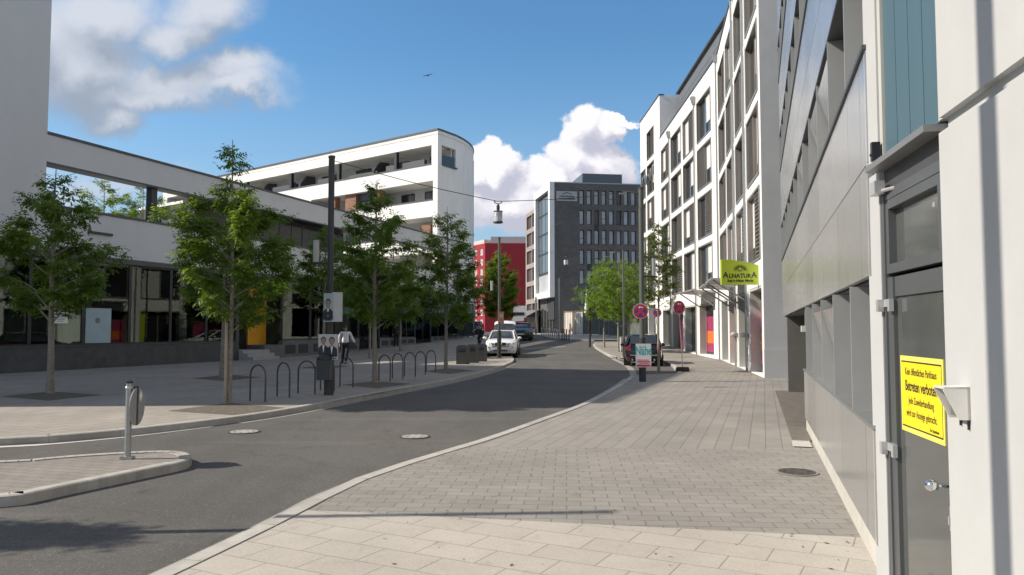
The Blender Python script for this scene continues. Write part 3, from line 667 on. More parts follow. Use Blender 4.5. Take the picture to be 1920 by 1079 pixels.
# rounded street side
pts = []
p0 = Vector((-6.4, 66, 0)); rad = 12.6; d = Vector((math.sin(R(36)), math.cos(R(36)), 0))
def arc(s): h0 = R(38); h1 = h0 - s / rad; return Vector((-6.4 + rad * (math.cos(h1) - math.cos(h0)), 66 + rad * (math.sin(h0) - math.sin(h1)), 0))
pts = [arc(s) for s in [0, .5, 2.6] + [2.6 + .8 * k for k in range(1, 26)]]
mb = MB(); n = len(pts)
for i in range(n - 1):
    for z0, z1 in ((-.2, rows[4][0]), (rows[4][0], rows[4][1]), (rows[4][1], TOP)):
        if i == 1 and z0 == rows[4][0]:
            nn = Vector((d.y, -d.x, 0)); a, b = pts[1], pts[2]
            for u0, u1 in ((a, b),):
                mb.quad(u0 + Vector((0, 0, z0)), u1 + Vector((0, 0, z0)), u1 - nn * .3 + Vector((0, 0, z0)), u0 - nn * .3 + Vector((0, 0, z0)))
                mb.quad(u0 + Vector((0, 0, z1)), u1 + Vector((0, 0, z1)), u1 - nn * .3 + Vector((0, 0, z1)), u0 - nn * .3 + Vector((0, 0, z1)))
                for w_ in (u0, u1): mb.quad(w_ + Vector((0, 0, z0)), w_ - nn * .3 + Vector((0, 0, z0)), w_ - nn * .3 + Vector((0, 0, z1)), w_ + Vector((0, 0, z1)))
            continue
        a, b = pts[i], pts[i + 1]; mb.quad((a.x, a.y, z0), (b.x, b.y, z0), (b.x, b.y, z1), (a.x, a.y, z1))
mb.build('end_wall', plaster, wb, smooth=True, recalc=False)
backp = FW.p(LEN, 0, 0); b2 = FW.p(LEN, -14, 0)
roof = [(p.x, p.y) for p in pts] + [(b2.x, b2.y), (backp.x, backp.y)]
MB().prism(roof, TOP - .35, TOP - .3).build('roof', plaster_g, wb)
mb = MB(); ring = pts + [b2, backp]
for a, b in zip(ring, ring[1:] + ring[:1]):
    dd = (b - a).normalized(); nn = Vector((dd.y, -dd.x, 0)) * .06; mm = nn * -4
    mb.hexa([a + nn + Vector((0, 0, TOP)), b + nn + Vector((0, 0, TOP)), b + mm + Vector((0, 0, TOP)), a + mm + Vector((0, 0, TOP)), a + nn + Vector((0, 0, TOP + .16)), b + nn + Vector((0, 0, TOP + .16)), b + mm + Vector((0, 0, TOP + .16)), a + mm + Vector((0, 0, TOP + .16))])
mb.build('roof_coping', coping, wb)
ew = Fr((-6.4, 66), (math.sin(R(35)), math.cos(R(35))), left=False)
MB().fbox(ew, .5, 2.6, -.3, .09, rows[4][0] - .12, rows[4][0]).build('window_sill', coping, wb)
MB().fbox(ew, .6, 2.5, -.25, -.2, rows[4][0], rows[4][0] + .9).build('balcony_railing', dglass, wb)
pp = pts[12]; MB().tube([(pp.x + .1, pp.y, 0), (pp.x + .1, pp.y, 18.3)], .05, 6).build('drainpipe', galv, wb)
# shop fronts along the foot of the rounded side
for k in range(2): window(wb, ew, .6 + 2.3 * k, 2.7 + 2.3 * k, 1.0, 3.9, .02, darkmetal, dglass, .09, 1)

# ------------------------------------------------------------------ white street building on the right, three sections following the bend
rb = thing('street_building', 'white rendered street building with deep shuttered windows and shops, following the bend on the right', 'building', (8.33, 25.6, 0))
R1 = Fr((8.33, 25.6), (11.05 - 8.33, 41 - 25.6)); R2 = Fr((11.05, 41), (.36, 18)); R3 = Fr((11.41, 59), (-.02, 1))
L1 = 15.64; L2 = 18.0; L3 = 8.0
RT = 16.3; ZR = [(4.0 + 2.9 * k, 6.52 + 2.9 * k) for k in range(4)]
C1 = [(.42, 3.55), (4.2, 7.35), (7.95, 11.15), (11.75, 15.1)]
C2 = [(1.5, 5.05), (5.95, 9.25), (9.85, 13.45), (14.1, 17.5)]
C3 = [(2.2, 5.1), (5.7, 7.8)]
rs = random.Random(5)
def rb_window(fr, a, b, z0, z1, style):
    t = -.27; fw = .13
    w = window(rb, fr, a, b, z0, z1, t, taupe, dglass, fw, 1, th=.16)
    mid = (a + b) / 2
    for q0, q1, y0_, y1_ in ((a + .004, a + .09, z0 + .01, z1 - .004), (b - .09, b - .004, z0 + .01, z1 - .004), (a + .09, b - .09, z1 - .09, z1 - .004)): MB().fbox(fr, q0, q1, t + .16, .035, y0_, y1_).build('window_reveal', taupe, w)
    MB().fbox(fr, a + .09, b - .09, t + .16, .05, z0 + .004, z0 + .05).build('window_sill', galv, w)
    if style in (0, 2, 3):
        h_ = rs.choice([.55, .62, .7, .9]); q0, q1 = (a + fw, mid - .05) if style in (0, 3) else (mid + .05, b - fw)
        MB().fbox(fr, q0 + .02, q1 - .02, t + .1, t + .125, z1 - fw - (z1 - z0) * h_, z1 - fw).build('blind', blind, w)
    if style in (1, 2, 3):
        q0, q1 = (a + .06, mid - .1) if style != 3 else (mid + .1, b - .06)
        mb = MB(); n = 16
        for k in range(n):
            z = z0 + .1 + (z1 - z0 - .2) * k / n; zz = (z1 - z0 - .2) / n
            P = fr.p
            mb.hexa([P(q0, -.085, z + zz * .1), P(q1, -.085, z + zz * .1), P(q1, -.02, z + zz * .5), P(q0, -.02, z + zz * .5), P(q0, -.09, z + zz * .3), P(q1, -.09, z + zz * .3), P(q1, -.025, z + zz * .7), P(q0, -.025, z + zz * .7)])
        mb.fbox(fr, q0 - .04, q0, -.10, -.012, z0 + .06, z1 - .04); mb.fbox(fr, q1, q1 + .04, -.10, -.012, z0 + .06, z1 - .04); mb.fbox(fr, q0, q1, -.10, -.012, z1 - .1, z1 - .04); mb.fbox(fr, q0, q1, -.10, -.012, z0 + .06, z0 + .1)
        mb.build('shutter', slatm, w)
styles1 = [[2, 3, 0, 0], [2, 0, 3, 0], [2, 1, 3, 2], [3, 1, 0, 1]]
styles2 = [[0, 1, 3, 0], [0, 2, 0, 2], [1, 1, 0, 0], [0, 0, 2, 2]]
for fr, Ls, cols, st in ((R1, L1, C1, styles1), (R2, L2, C2, styles2)):
    g_rows = [(.02 if fr is R1 else .15, 3.1)] + ZR
    wall_with(rb, fr, 0, Ls, -.3, RT, cols, g_rows, .5, plaster)
    for i, (a, b) in enumerate(cols):
        for j, (z0, z1) in enumerate(ZR): rb_window(fr, a, b, z0, z1, st[i][j])
zr3 = ZR + [(15.65, 18.0)]
wall_with(rb, R3, 0, L3, -.3, 19.7, C3, [(.9, 3.6)] + zr3, .5, plaster, skip={(1, 5)})
for i, (a, b) in enumerate(C3):
    for j, (z0, z1) in enumerate(zr3):
        if not (i == 1 and j == 4): rb_window(R3, a, b, z0, z1, (i + j) % 3)
# masses behind the facades
def mass(fr, a, b, depth, z0, z1, mat, name):
    mb = MB(); P = fr.p
    mb.quad(P(a, 0, z0), P(a, -depth, z0), P(a, -depth, z1), P(a, 0, z1)); mb.quad(P(b, 0, z0), P(b, 0, z1), P(b, -depth, z1), P(b, -depth, z0))
    mb.quad(P(a, 0, z1), P(b, 0, z1), P(b, -depth, z1), P(a, -depth, z1)); mb.quad(P(a, -depth, z0), P(b, -depth, z0), P(b, -depth, z1), P(a, -depth, z1)); return mb.build(name, mat, rb, recalc=False)
mass(R1, 0, L1, 13, -.3, RT, plaster_w, 'end_wall'); mass(R2, 0, L2, 13, -.3, RT, plaster, 'rear_wall'); mass(R3, 0, L3, 13, -.3, 19.7, plaster, 'rear_wall')
for fr, Ls, z in ((R1, L1, RT), (R2, L2, RT), (R3, L3, 19.7)):
    MB().fbox(fr, -.03, Ls - .0, -.35, .05, z + .002, z + .1).build('roof_coping', coping, rb)
mb = MB(); mb.fbox(R1, -.03, .0 - .004, -9.0, .012, -.3, .95); mb.build('corner_base', plaster_w, rb)
# grey metal penthouse set back on the roof
zm = BRICK('zinc_sheets', (.11, .115, .125), (.14, .145, .155), (.05, .05, .055), 3.2, 1.1, .03, 0, 0, .1, .45, True)
MB().fbox(R2, .6, L2 - 1, -9, -1.3, RT, 19.5).build('penthouse', zm, rb); MB().fbox(R1, 3, L1 - .4, -9, -1.6, RT, 19.0).build('penthouse', zm, rb)
MB().fbox(R2, .4, L2 - .8, -9.2, -1.1, 19.5, 19.62).build('penthouse_roof', coping, rb)
# downpipes with hopper heads
for fr, s, zt in ((R1, 7.65, 16.0), (R1, 3.88, 14.6), (R1, 15.42, 15.9), (R2, 5.5, 15.3), (R2, 13.78, 15.3), (R1, .16, 14)):
    if s == .16: continue
    r = MB(); r.tube([fr.p(s, .1, hgt(fr.p(s, 0, 0).y) + .02), fr.p(s, .1, zt)], .05, 8); dp = r.build('downpipe', galv, rb, smooth=True)
    m_ = MB(); P = fr.p; m_.hexa([P(s - .08, .02, zt), P(s + .08, .02, zt), P(s + .08, .18, zt), P(s - .08, .18, zt), P(s - .2, .02, zt + .45), P(s + .2, .02, zt + .45), P(s + .2, .28, zt + .45), P(s - .2, .28, zt + .45)]); m_.build('hopper_head', galv, dp)
# shops
lime = M('lime_green', (.45, .55, .03), .5, 0, .04); magenta = M('shop_magenta', (.30, .04, .11), .5, 0, .1); orange = M('shop_orange', (.7, .16, .03), .5, 0, .05)
for fr, cols in ((R1, C1), (R2, C2)):
    for i, (a, b) in enumerate(cols):
        zb = .02 if fr is R1 else .02 + hgt(fr.p(a, 0, 0).y)
        w = window(rb, fr, a, b, zb, 3.1, -.48, taupe, dglass, .1, 1 if i % 2 else 0, th=.1)
        lo = MB(); lo.fbox(fr, a + .005, a + .06, -.38, -.008, zb, 3.08); lo.fbox(fr, b - .06, b - .005, -.38, -.008, zb, 3.08); lo.fbox(fr, a + .06, b - .06, -.38, -.01, 3.0, 3.09); lo.build('shop_reveal', plaster_g, w)
        if fr is R1 and i in (0, 2) or fr is R2 and i in (0,):
            MB().fbox(fr, a + .15, b - .15, -.39, -.37, .3, 2.4).build('window_print', magenta, w); MB().fbox(fr, a + .25, a + 1.0, -.368, -.36, .45, 1.9).build('window_print', lime, w); MB().fbox(fr, a + 1.15, b - .35, -.368, -.36, .8, 1.5).build('window_print', orange, w)
        if fr is R2 and i == 1: MB().fbox(fr, a + .12, a + .7, -.39, -.2, zb, 3.0).build('shop_column', lime, w)
        if fr is R2 and i == 2: MB().fbox(fr, a + .8, b - .3, -.37, -.36, zb, 2.3).build('window_print', magenta, w)
# canopies over the shop doors
def canopy(fr, s0, s1, z, label):
    c = thing('canopy', label, 'canopy', fr.p((s0 + s1) / 2, 0, z), 0, 'canopies over the shop doors')
    mb = MB(); P = fr.p
    mb.hexa([P(s0, .02, z), P(s1, .02, z), P(s1, 1.35, z + .1), P(s0, 1.35, z + .1), P(s0, .02, z + .12), P(s1, .02, z + .12), P(s1, 1.35, z + .16), P(s0, 1.35, z + .16)]); mb.build('roof_panel', M('canopy_metal', (.42, .43, .44), .4, .4, .08), c)
    for s in (s0 + .2, s1 - .2): MB().tube([P(s, .02, z - .75), P(s, 1.25, z + .08)], .035, 8).build('strut', galv, c)
canopy(R1, 4.3, 7.4, 3.45, 'grey metal canopy on struts over the shop door beside the green sign')
canopy(R1, 8.2, 11.2, 3.45, 'grey metal canopy further along, past the green sign')
canopy(R2, 1.0, 4.6, 3.6, 'small grey canopy at the bend beyond the nearer two canopies')
# illegible lettering high on the far corner
mb = MB(); rs2 = random.Random(2)
for k in range(6):
    s = 2.2 + k * .85; h_ = rs2.uniform(.35, .7); mb.fbox(R3, s, s + .16, .02, .1, 14.0, 14.0 + h_); mb.fbox(R3, s + .16, s + .5, .02, .1, 14.0 + h_ * .6, 14.0 + h_)
    if k % 2: mb.fbox(R3, s + .38, s + .54, .02, .1, 13.7, 14.0 + h_ * .6)
mb.build('wall_lettering', M('letter_grey', (.16, .17, .17), .5), rb)
for fr, s in ((R1, 4.0), (R1, 7.55)):
    lb_ = thing('wall_lamp', 'small box lamp on the pier %s' % ('nearest the green sign' if s == 4.0 else 'between the two near canopies'), 'lamp', fr.p(s, 0, 1.35)); mb = MB(); mb.fbox(fr, s - .09, s + .09, .0, .1, 1.25, 1.45); mb.build('bracket', galv, lb_); MB().ell(fr.p(s, .2, 1.38), (.12, .12, .1)).build('lamp_shade', plaster_g, lb_, smooth=True)

# hanging shop sign, square to the facade
sgY = 26.6; ps = R1.p((sgY - 25.6) / .985, 0, 0)
sg = thing('shop_sign', 'lime green projecting shop sign with curved top, black lettering and a sun', 'sign', (ps.x, ps.y, 3.5))
c0 = at(1353, 534, sgY); c1 = at(1423.5, 533, sgY); t0 = at(1353, 487, sgY); t1 = at(1423.5, 498, sgY)
x0, x1 = c0.x, c1.x; zb_ = c0.z; y0 = ps.y
top = [(x0 + (x1 - x0) * u, t0.z + (t1.z - t0.z) * u * u) for u in [k / 12 for k in range(13)]]
outl = [Vector((x0, y0, zb_)), Vector((x1, y0, zb_))] + [Vector((a, y0, b)) for a, b in top[::-1]]
MB().plate(outl, (0, 1, 0), .14).build('panel', M('sign_lime', (.44, .54, .035), .45, 0, .05, 1), sg)
MB().box(x1, ps.x + .12, y0 + .04, y0 + .1, zb_ + .12, zb_ + .18).build('bracket', galv, sg); MB().box(x1, ps.x + .12, y0 + .04, y0 + .1, zb_ + .52, zb_ + .58).build('bracket', galv, sg)
ink = M('dark_ink', (.025, .03, .02), .5); W_ = x1 - x0; ux, uz = Vector((1, 0, 0)), Vector((0, 0, 1)); fy = y0 - .003; mx_ = (x0 + x1) / 2
text('LNATUR', .20, ink, sg, (Vector((mx_ - .01, fy, zb_ + .30)), ux, uz), 'lettering', .006, .98)
text('A', .27, ink, sg, (Vector((mx_ - .505, fy, zb_ + .325)), ux, uz), 'lettering', .006); text('A', .27, ink, sg, (Vector((mx_ + .475, fy, zb_ + .325)), ux, uz), 'lettering', .006)
text('Super Natur Markt', .115, ink, sg, (Vector((mx_, fy, zb_ + .135)), ux, uz), 'lettering', .005)
mb = MB()
for k in range(15):
    a = R(-8 + 196 * k / 14); ca, sa = math.cos(a), math.sin(a); c = Vector((mx_, fy, zb_ + .52)); nx, nz = -sa, ca
    p = [c + Vector((ca * q + nx * w_, 0, (sa * q) * .75 + nz * w_)) for q, w_ in ((.12, -.012), (.24, -.006), (.24, .006), (.12, .012))]; mb.plate(p, (0, -1, 0), .003)
mb.disc((mx_, fy, zb_ + .54), (0, -1, 0), .085, .003, 20, .062); mb.build('sun_emblem', ink, sg)

# ------------------------------------------------------------------ grey panel garage on the right
gb = thing('parking_garage', 'grey metal panel parking garage with ribbon windows and fins along the right pavement', 'building', (2.35, 5.05, 0))
def PANEL(name, col, rough):
    m, nt, p, N, L = nodes(name); p.inputs['Metallic'].default_value = .55; p.inputs['Roughness'].default_value = rough
    tc = N('ShaderNodeTexCoord'); mp = N('ShaderNodeMapping'); mp.inputs['Scale'].default_value = (3, 3, .25); L(tc.outputs['Object'], mp.inputs[0])
    n = N('ShaderNodeTexNoise'); n.inputs['Scale'].default_value = 1.4; n.inputs['Detail'].default_value = 6; L(mp.outputs[0], n.inputs[0])
    g_ = N('ShaderNodeNewGeometry'); r = N('ShaderNodeMapRange'); r.inputs[3].default_value = .84; r.inputs[4].default_value = 1.1; L(g_.outputs['Random Per Island'], r.inputs[0])
    r2 = N('ShaderNodeMapRange'); r2.inputs[1].default_value = .3; r2.inputs[2].default_value = .7; r2.inputs[3].default_value = .93; r2.inputs[4].default_value = 1.07; L(n.outputs[0], r2.inputs[0])
    k = N('ShaderNodeMath'); k.operation = 'MULTIPLY'; L(r.outputs[0], k.inputs[0]); L(r2.outputs[0], k.inputs[1])
    vm = N('ShaderNodeVectorMath'); vm.operation = 'SCALE'; vm.inputs[0].default_value = col; L(k.outputs[0], vm.inputs['Scale']); L(vm.outputs[0], p.inputs['Base Color'])
    r3 = N('ShaderNodeMapRange'); r3.inputs[3].default_value = rough * .8; r3.inputs[4].default_value = rough * 1.3; L(n.outputs[0], r3.inputs[0]); L(r3.outputs[0], p.inputs['Roughness'])
    MATS[name] = m; return m
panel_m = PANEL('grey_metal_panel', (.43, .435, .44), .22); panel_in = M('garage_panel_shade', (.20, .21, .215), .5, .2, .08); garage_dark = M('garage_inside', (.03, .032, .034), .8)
SE, SL = 17.0, 7.7
def panels(s0, s1, z0, z1, joints, t=0):
    mb = MB(); js = [s0] + [j for j in joints if s0 < j < s1] + [s1]
    for a, b in zip(js, js[1:]): mb.fbox(PG, a + .006, b - .006, t - .05, t, z0 + .006, z1 - .006)
    return mb.build('cladding_panel', panel_m, gb)
J = [.45, 2.05, 3.65, 5.3, 6.7, 8.4, 10, 11.8, 13.5, 15.2]; J2 = [.35, 1.1, 2.4, 4.1, 5.9, 7.6, 9.3, 11.1, 12.8, 14.5, 16]
MB().fbox(PG, .02, SL + .02, -.3, -.02, -.2, .2).build('plinth', M('pale_plinth', (.44, .43, .40), .9, 0, .12, 3, .2, 60), gb)
panels(.02, SL, .2, .95, J)
MB().fbox(PG, .02, SL, -.32, .015, .95, .975).build('window_ledge', galv, gb)
panels(.02, SE, 1.95, 2.7, J); panels(.02, SE, 2.7, 3.47, J2)
panels(.02, SE, 4.42, 5.15, J); panels(.02, SE, 5.15, 5.95, J2); panels(.02, SE, 6.9, 7.65, J); panels(.02, SE, 7.65, 8.45, J2); panels(.02, SE, 9.4, 12.2, J)
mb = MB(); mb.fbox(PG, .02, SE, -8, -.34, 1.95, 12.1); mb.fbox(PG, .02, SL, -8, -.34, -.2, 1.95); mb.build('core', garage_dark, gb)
mb = MB()
for z in (3.47, 4.42, 5.95, 6.9, 8.45, 9.4): mb.fbox(PG, .02, SE, -.34, .02, z - .03 if z in (4.42, 6.9, 9.4) else z - .0, z + .0 if z in (4.42, 6.9, 9.4) else z + .03)
mb.fbox(PG, .02, SE, -.34, -.06, 1.93, 1.95)
mb.build('window_ledge', anthracite, gb)
MB().fbox(PG, SE - .06, SE, -8, -.0 - .002, 1.95, 12.1).build('end_panel', panel_in, gb)
strips = [(.975, 1.93, .02, SL), (3.5, 4.39, .02, SE), (5.98, 6.87, .02, SE), (8.48, 9.37, .02, SE)]
fin_m = M('fin_grey', (.30, .31, .315), .45, .2, .06)
for z0, z1, a, b in strips:
    s = 1.0; k = 0; prev = .05
    while s < b:
        MB().fbox(PG, s, s + .035, -.33, .02, z0, z1).build('fin', fin_m, gb); MB().fbox(PG, s + .035, s + .09, -.33, -.12, z0, z1).build('fin', fin_m, gb)
        w = window(gb, PG, prev, s, z0, z1, -.3, panel_in, bglass if z0 > 2 else M('garage_glass', (.09, .10, .11), .12, 0, .2, .5, spec=.7), .035, 0, th=.04)
        if k in (2, 3, 5) and z0 < 5:
            P = PG.p; q0, q1 = prev + .1, s - .05
            MB().hexa([P(q0, -.24, z0 + .05), P(q1, -.24, z0 + .05), P(q1, -.21, z0 + .05), P(q0, -.21, z0 + .05), P(q0, -.02, z1 - .12), P(q1, -.02, z1 - .12), P(q1, .01, z1 - .12), P(q0, .01, z1 - .12)]).build('tilted_sash', panel_m, w)
        prev = s + .09; s += 1.42; k += 1
    if prev < b - .1: window(gb, PG, prev, b - .03, z0, z1, -.3, panel_in, bglass, .035, 0, th=.04)
# ramp opening at the far end: post, side wall, ceiling
MB().fbox(PG, 15.45, 15.75, -.5, -.05, -.1, 1.93).build('gate_post', M('post_grey', (.10, .10, .095), .6), gb)
MB().fbox(PG, 16.0, 16.3, -6, -.12, -.2, 1.93).build('ramp_side_wall', plaster_w, gb)
MB().fbox(PG, SL, SL + .25, -6, -.1, -.2, 1.93).build('ramp_side_wall', plaster_w, gb)
MB().fbox(PG, SL, 16.3, -6.2, -6, -.2, 1.93).build('ramp_gate', garage_dark, gb)
lampb = thing('ramp_lamp', 'small grey box lamp hanging under the garage overhang at the ramp', 'lamp', PG.p(8.3, -.1, 1.7)); MB().fbox(PG, 8.2, 8.32, -.16, -.06, 1.66, 1.93).build('bracket', galv, lampb); MB().fbox(PG, 8.14, 8.4, -.22, .0, 1.56, 1.66).build('lamp_head', plaster_g, lampb)

# ------------------------------------------------------------------ entrance bay of the garage: pilaster, door, white wall
FE = Fr((1.47, 0), (.1736, .9848)); cE = 1 / .9848
eb = thing('entrance_bay', 'white concrete entrance bay of the garage at the right edge with a glazed door', 'building', (1.9, 2.4, 0))
Y = lambda y: y * cE
mb = MB()
for z0, z1 in ((-.2, 2.6), (2.64, 8.5)):
    mb.fbox(FE, Y(4.86), Y(5.13), -.4, .0, z0, z1)
mb.fbox(FE, Y(4.865), Y(5.12), -.38, -.03, 2.6, 2.64); mb.build('pilaster', plaster_w, eb)
wm = MB(); wm.fbox(FE, -6, Y(3.845), -.5, 0, -.2, 2.585); wm.fbox(FE, -6, Y(3.835), -.5, 0, 2.66, 8.5); wm.fbox(FE, -6, Y(3.83), -.5, -.04, 2.585, 2.66); wm.build('wall', plaster_w, eb)
MB().fbox(FE, Y(3.85), Y(4.86), -.55, -.45, -.2, 8.5).build('rear_wall', garage_dark, eb)
# teal boards above the door
tealm = M('teal_board', (.062, .115, .145), .5, 0, .08, 3, stretch=(1, 1, .1))
tb = MB(); n = 4
for k in range(n): a = 3.90 + .90 * k / n; tb.fbox(FE, Y(a) + .004, Y(a + .9 / n) - .004, -.07, -.03, 2.66, 8.5)
tb.build('cladding_boards', tealm, eb)
mb = MB(); mb.fbox(FE, Y(3.846), Y(3.9), -.2, -.02, 2.66, 8.5); mb.fbox(FE, Y(4.80), Y(4.859), -.2, -.012, 2.66, 8.5); mb.build('board_frame', plaster_g, eb)
hd = MB(); hd.fbox(FE, Y(3.85), Y(4.9), -.3, .07, 2.598, 2.635); hd.build('door_hood', M('hood_grey', (.2, .205, .21), .45, .3), eb)
MB().fbox(FE, Y(3.88), Y(4.85), -.3, -.03, 2.46, 2.598).build('hood_soffit', M('soffit_dark', (.06, .062, .065), .5), eb)
fr_m = M('door_grey', (.10, .108, .115), .42, .25, .06)
df = MB(); df.fbox(FE, Y(4.80), Y(4.858), -.26, -.006, .0, 2.46); df.fbox(FE, Y(3.848), Y(3.87), -.26, -.015, .0, 2.46); df.fbox(FE, Y(3.87), Y(4.80), -.26, -.012, 2.40, 2.46); df.build('door_frame', fr_m, eb)
tf = window(eb, FE, Y(3.87), Y(4.80), 1.94, 2.40, -.115, fr_m, M('door_glass', (.085, .092, .092), .08, 0, .15, 1.5, spec=.8), .06, th=.10)
dr = MB(); dr.fbox(FE, Y(4.70), Y(4.80), -.12, -.018, .03, 1.92); dr.fbox(FE, Y(3.87), Y(3.92), -.12, -.03, .03, 1.92); dr.fbox(FE, Y(3.92), Y(4.70), -.12, -.03, 1.80, 1.92); dr.fbox(FE, Y(3.92), Y(4.70), -.12, -.03, .03, .12)
dr = dr.build('door', fr_m, eb)
MB().fbox(FE, Y(3.915), Y(4.705), -.05, -.042, .115, 1.805).build('pane', MATS['door_glass'], dr)
kn = MB(); kc = FE.p(Y(3.905), -.03, .82); kn.tube([kc, kc + FE.n * .07], .012, 10); kn.ell(kc + FE.n * .09 + Vector((0, .0, 0)), (.034, .034, .03), 16, 10); kn.build('handle', M('chrome', (.75, .75, .76), .1, 1.), dr, smooth=True)
kp = MB(); kp.fbox(FE, Y(3.885), Y(3.915), -.03, -.022, .60, .72); kp.fbox(FE, Y(3.892), Y(3.908), -.022, -.012, .63, .67); kp.build('lock', steel, dr)
for z in (1.75, .87):
    h = MB(); h.fbox(FE, Y(4.82), Y(4.865), .0, .035, z - .04, z + .035); h.fbox(FE, Y(4.69), Y(4.73), -.018, .008, z - .04, z + .035); h.fbox(FE, Y(4.735), Y(4.815), -.018, .004, z - .012, z + .035); h.build('hinge', steel, dr)
cl = MB(); cl.fbox(FE, Y(4.74), Y(4.86), .0, .06, 2.44, 2.52); cl.tube([FE.p(Y(4.78), .02, 2.46), FE.p(Y(4.6), -.02, 2.45)], .012, 8); cl.build('door_closer', steel, eb)
cm = thing('wall_sensor', 'small black sensor box on the white pilaster above the door hood', 'sensor', FE.p(Y(4.83), 0, 2.72)); MB().fbox(FE, Y(4.81), Y(4.85), .0, .05, 2.66, 2.78).build('case', black, cm); MB().ell(FE.p(Y(4.83), .05, 2.70), (.012, .012, .012), 8, 6).build('lens', dglass, cm)
ss = thing('sticker', 'small white sticker on the glass above the garage door', 'sticker', FE.p(Y(4.1), -.05, 2.27)); MB().fbox(FE, Y(4.10), Y(4.135), -.063, -.06, 2.255, 2.28).build('sheet', white, ss)
# yellow warning sign on the door
ys = thing('warning_sign', 'yellow rectangular warning sign with black print on the grey glazed door', 'sign', FE.p(Y(4.24), -.06, 1.25))
yl = M('sign_yellow', (.78, .60, .015), .45, 0, .03); ylp = M('sign_yellow_pale', (.74, .68, .12), .45)
sa, sb, z0, z1 = Y(3.985), Y(4.655), 1.005, 1.445
MB().fbox(FE, sa, sb, -.0415, -.036, z0, z1).build('panel', ylp, ys)
MB().fbox(FE, sa + .02, sb - .02, -.036, -.0352, z0 + .028, z1 - .028).build('print_border', ink, ys); MB().fbox(FE, sa + .025, sb - .025, -.0352, -.0345, z0 + .037, z1 - .037).build('print_field', yl, ys)
ux = -FE.d; cs = (sa + sb) / 2
for body, z, sz, bd, sx in (('Kein öffentliches Parkhaus', 1.355, .058, .0006, .82), ('Betreten verboten', 1.272, .083, .0018, .82), ('Jede Zuwiderhandlung', 1.19, .056, .0005, .80), ('wird zur Anzeige gebracht.', 1.118, .056, .0005, .80)):
    text(body, sz, ink, ys, (FE.p(cs, -.0338, z), ux, uz), 'lettering', bd, sx, th=.0003)
text('Der Eigentümer', .024, ink, ys, (FE.p(sa + .14, -.0338, 1.06), ux, uz), 'lettering', .0004, .9, th=.0003)
# hooded call box on the white wall
cb = thing('call_box', 'white hooded card reader on the wall beside the glazed door', 'card reader', FE.p(Y(3.62), 0, 1.25))
mb = MB(); P = FE.p; a, b = Y(3.56), Y(3.68)
prof = [(0, 1.185), (.05, 1.185), (.115, 1.32), (.11, 1.335), (0, 1.335)]
mb.loft([[P(a, t, z) for t, z in prof], [P(a + .006, t, z) for t, z in prof]]); mb.loft([[P(b - .006, t, z) for t, z in prof], [P(b, t, z) for t, z in prof]])
mb.hexa([P(a, 0, 1.326), P(b, 0, 1.326), P(b, .115, 1.326), P(a, .115, 1.326), P(a, 0, 1.338), P(b, 0, 1.338), P(b, .115, 1.332), P(a, .115, 1.332)]); mb.fbox(FE, a, b, 0, .012, 1.185, 1.33)
mb.build('hood', M('hood_plastic', (.62, .61, .58), .4), cb)
MB().fbox(FE, a + .02, b - .02, .012, .05, 1.20, 1.31).build('keypad', M('keypad', (.13, .13, .13), .4), cb)
MB().fbox(FE, a + .01, a + .02, .0, .01, 1.14, 1.185).build('cable', black, cb); MB().fbox(FE, b - .02, b - .01, .0, .01, 1.15, 1.185).build('cable', black, cb)

# ------------------------------------------------------------------ far buildings
cor = Vector((6.07, 110, 0))
DR = Fr((6.07, 110), (.99, .14), left=False); DL = Fr((6.07, 110), (-.19, .982), left=True)
db = thing('office_block', 'dark grey brick office block with narrow windows and a white framed glazed corner', 'building', (6.07, 110, 0))
dbrick = BRICK('grey_brick', (.125, .122, .122), (.16, .155, .152), (.09, .088, .086), .6, .16, .02, 0, .5, .18, .85, True, .5)
DT = 22.6
cols = [(3.65 + 1.1 * k, 4.35 + 1.1 * k) for k in range(15)]
rowsD = [(19.55 - 2.88 * k, 21.65 - 2.88 * k) for k in range(6)][::-1]
wall_with(db, DR, 0, 24, -.2, DT, cols, rowsD, .35, dbrick)
rs = random.Random(11)
for i, (a, b) in enumerate(cols):
    for j, (z0, z1) in enumerate(rowsD):
        window(db, DR, a, b, z0, z1, -.33, darkmetal, fglass if rs.random() < .85 else dglass, .1, 0, trans=(z0 + .9,) if rs.random() < .15 else ())
        if rs.random() < .06: MB().fbox(DR, a, b, -.3, .01, z0 - .75, z0 - .02).build('spandrel', darkmetal, db)
mb = MB(); mb.fbox(DR, .0, 24, -12, -.4, 3.0, DT - .05); mb.build('core', garage_dark, db)
MB().fbox(DR, -.02, 24, -.5, .06, DT, DT + .16).build('roof_coping', galv, db)
MB().fbox(DR, 4.6, 10.6, -9, -2, DT, DT + 1.9).build('roof_plant', M('plant_grey', (.13, .15, .18), .5, .2, .08), db)
mb = MB(); mb.fbox(DL, .0, .9, -.6, .7, 6.2, DT + .14); mb.fbox(DL, 9.3, 10.2, -.6, .7, 6.2, DT + .14); mb.fbox(DL, .9, 9.3, -.6, .7, DT - .9, DT + .14); mb.fbox(DL, .9, 9.3, -.6, .7, 6.2, 7.0); mb.build('white_frame', plaster, db)
for k in range(5):
    z = 7.0 + k * 2.94; wdw = window(db, DL, .9, 9.3, z, z + 2.9 if k < 4 else DT - .9, .1, anthracite, bglass, .14, 3)
MB().fbox(DL, 1.2, 9.0, .12, .2, 7.0, 9.6).build('glazed_poster', M('far_print', (.42, .43, .45), .5, 0, .2, .4), db)
mb = MB(); mb.fbox(DL, 0.1, 10.2, -6, -.3, -.2, 6.2); mb.build('base_wall', M('base_dark', (.09, .09, .09), .8, 0, .2, 1), db)
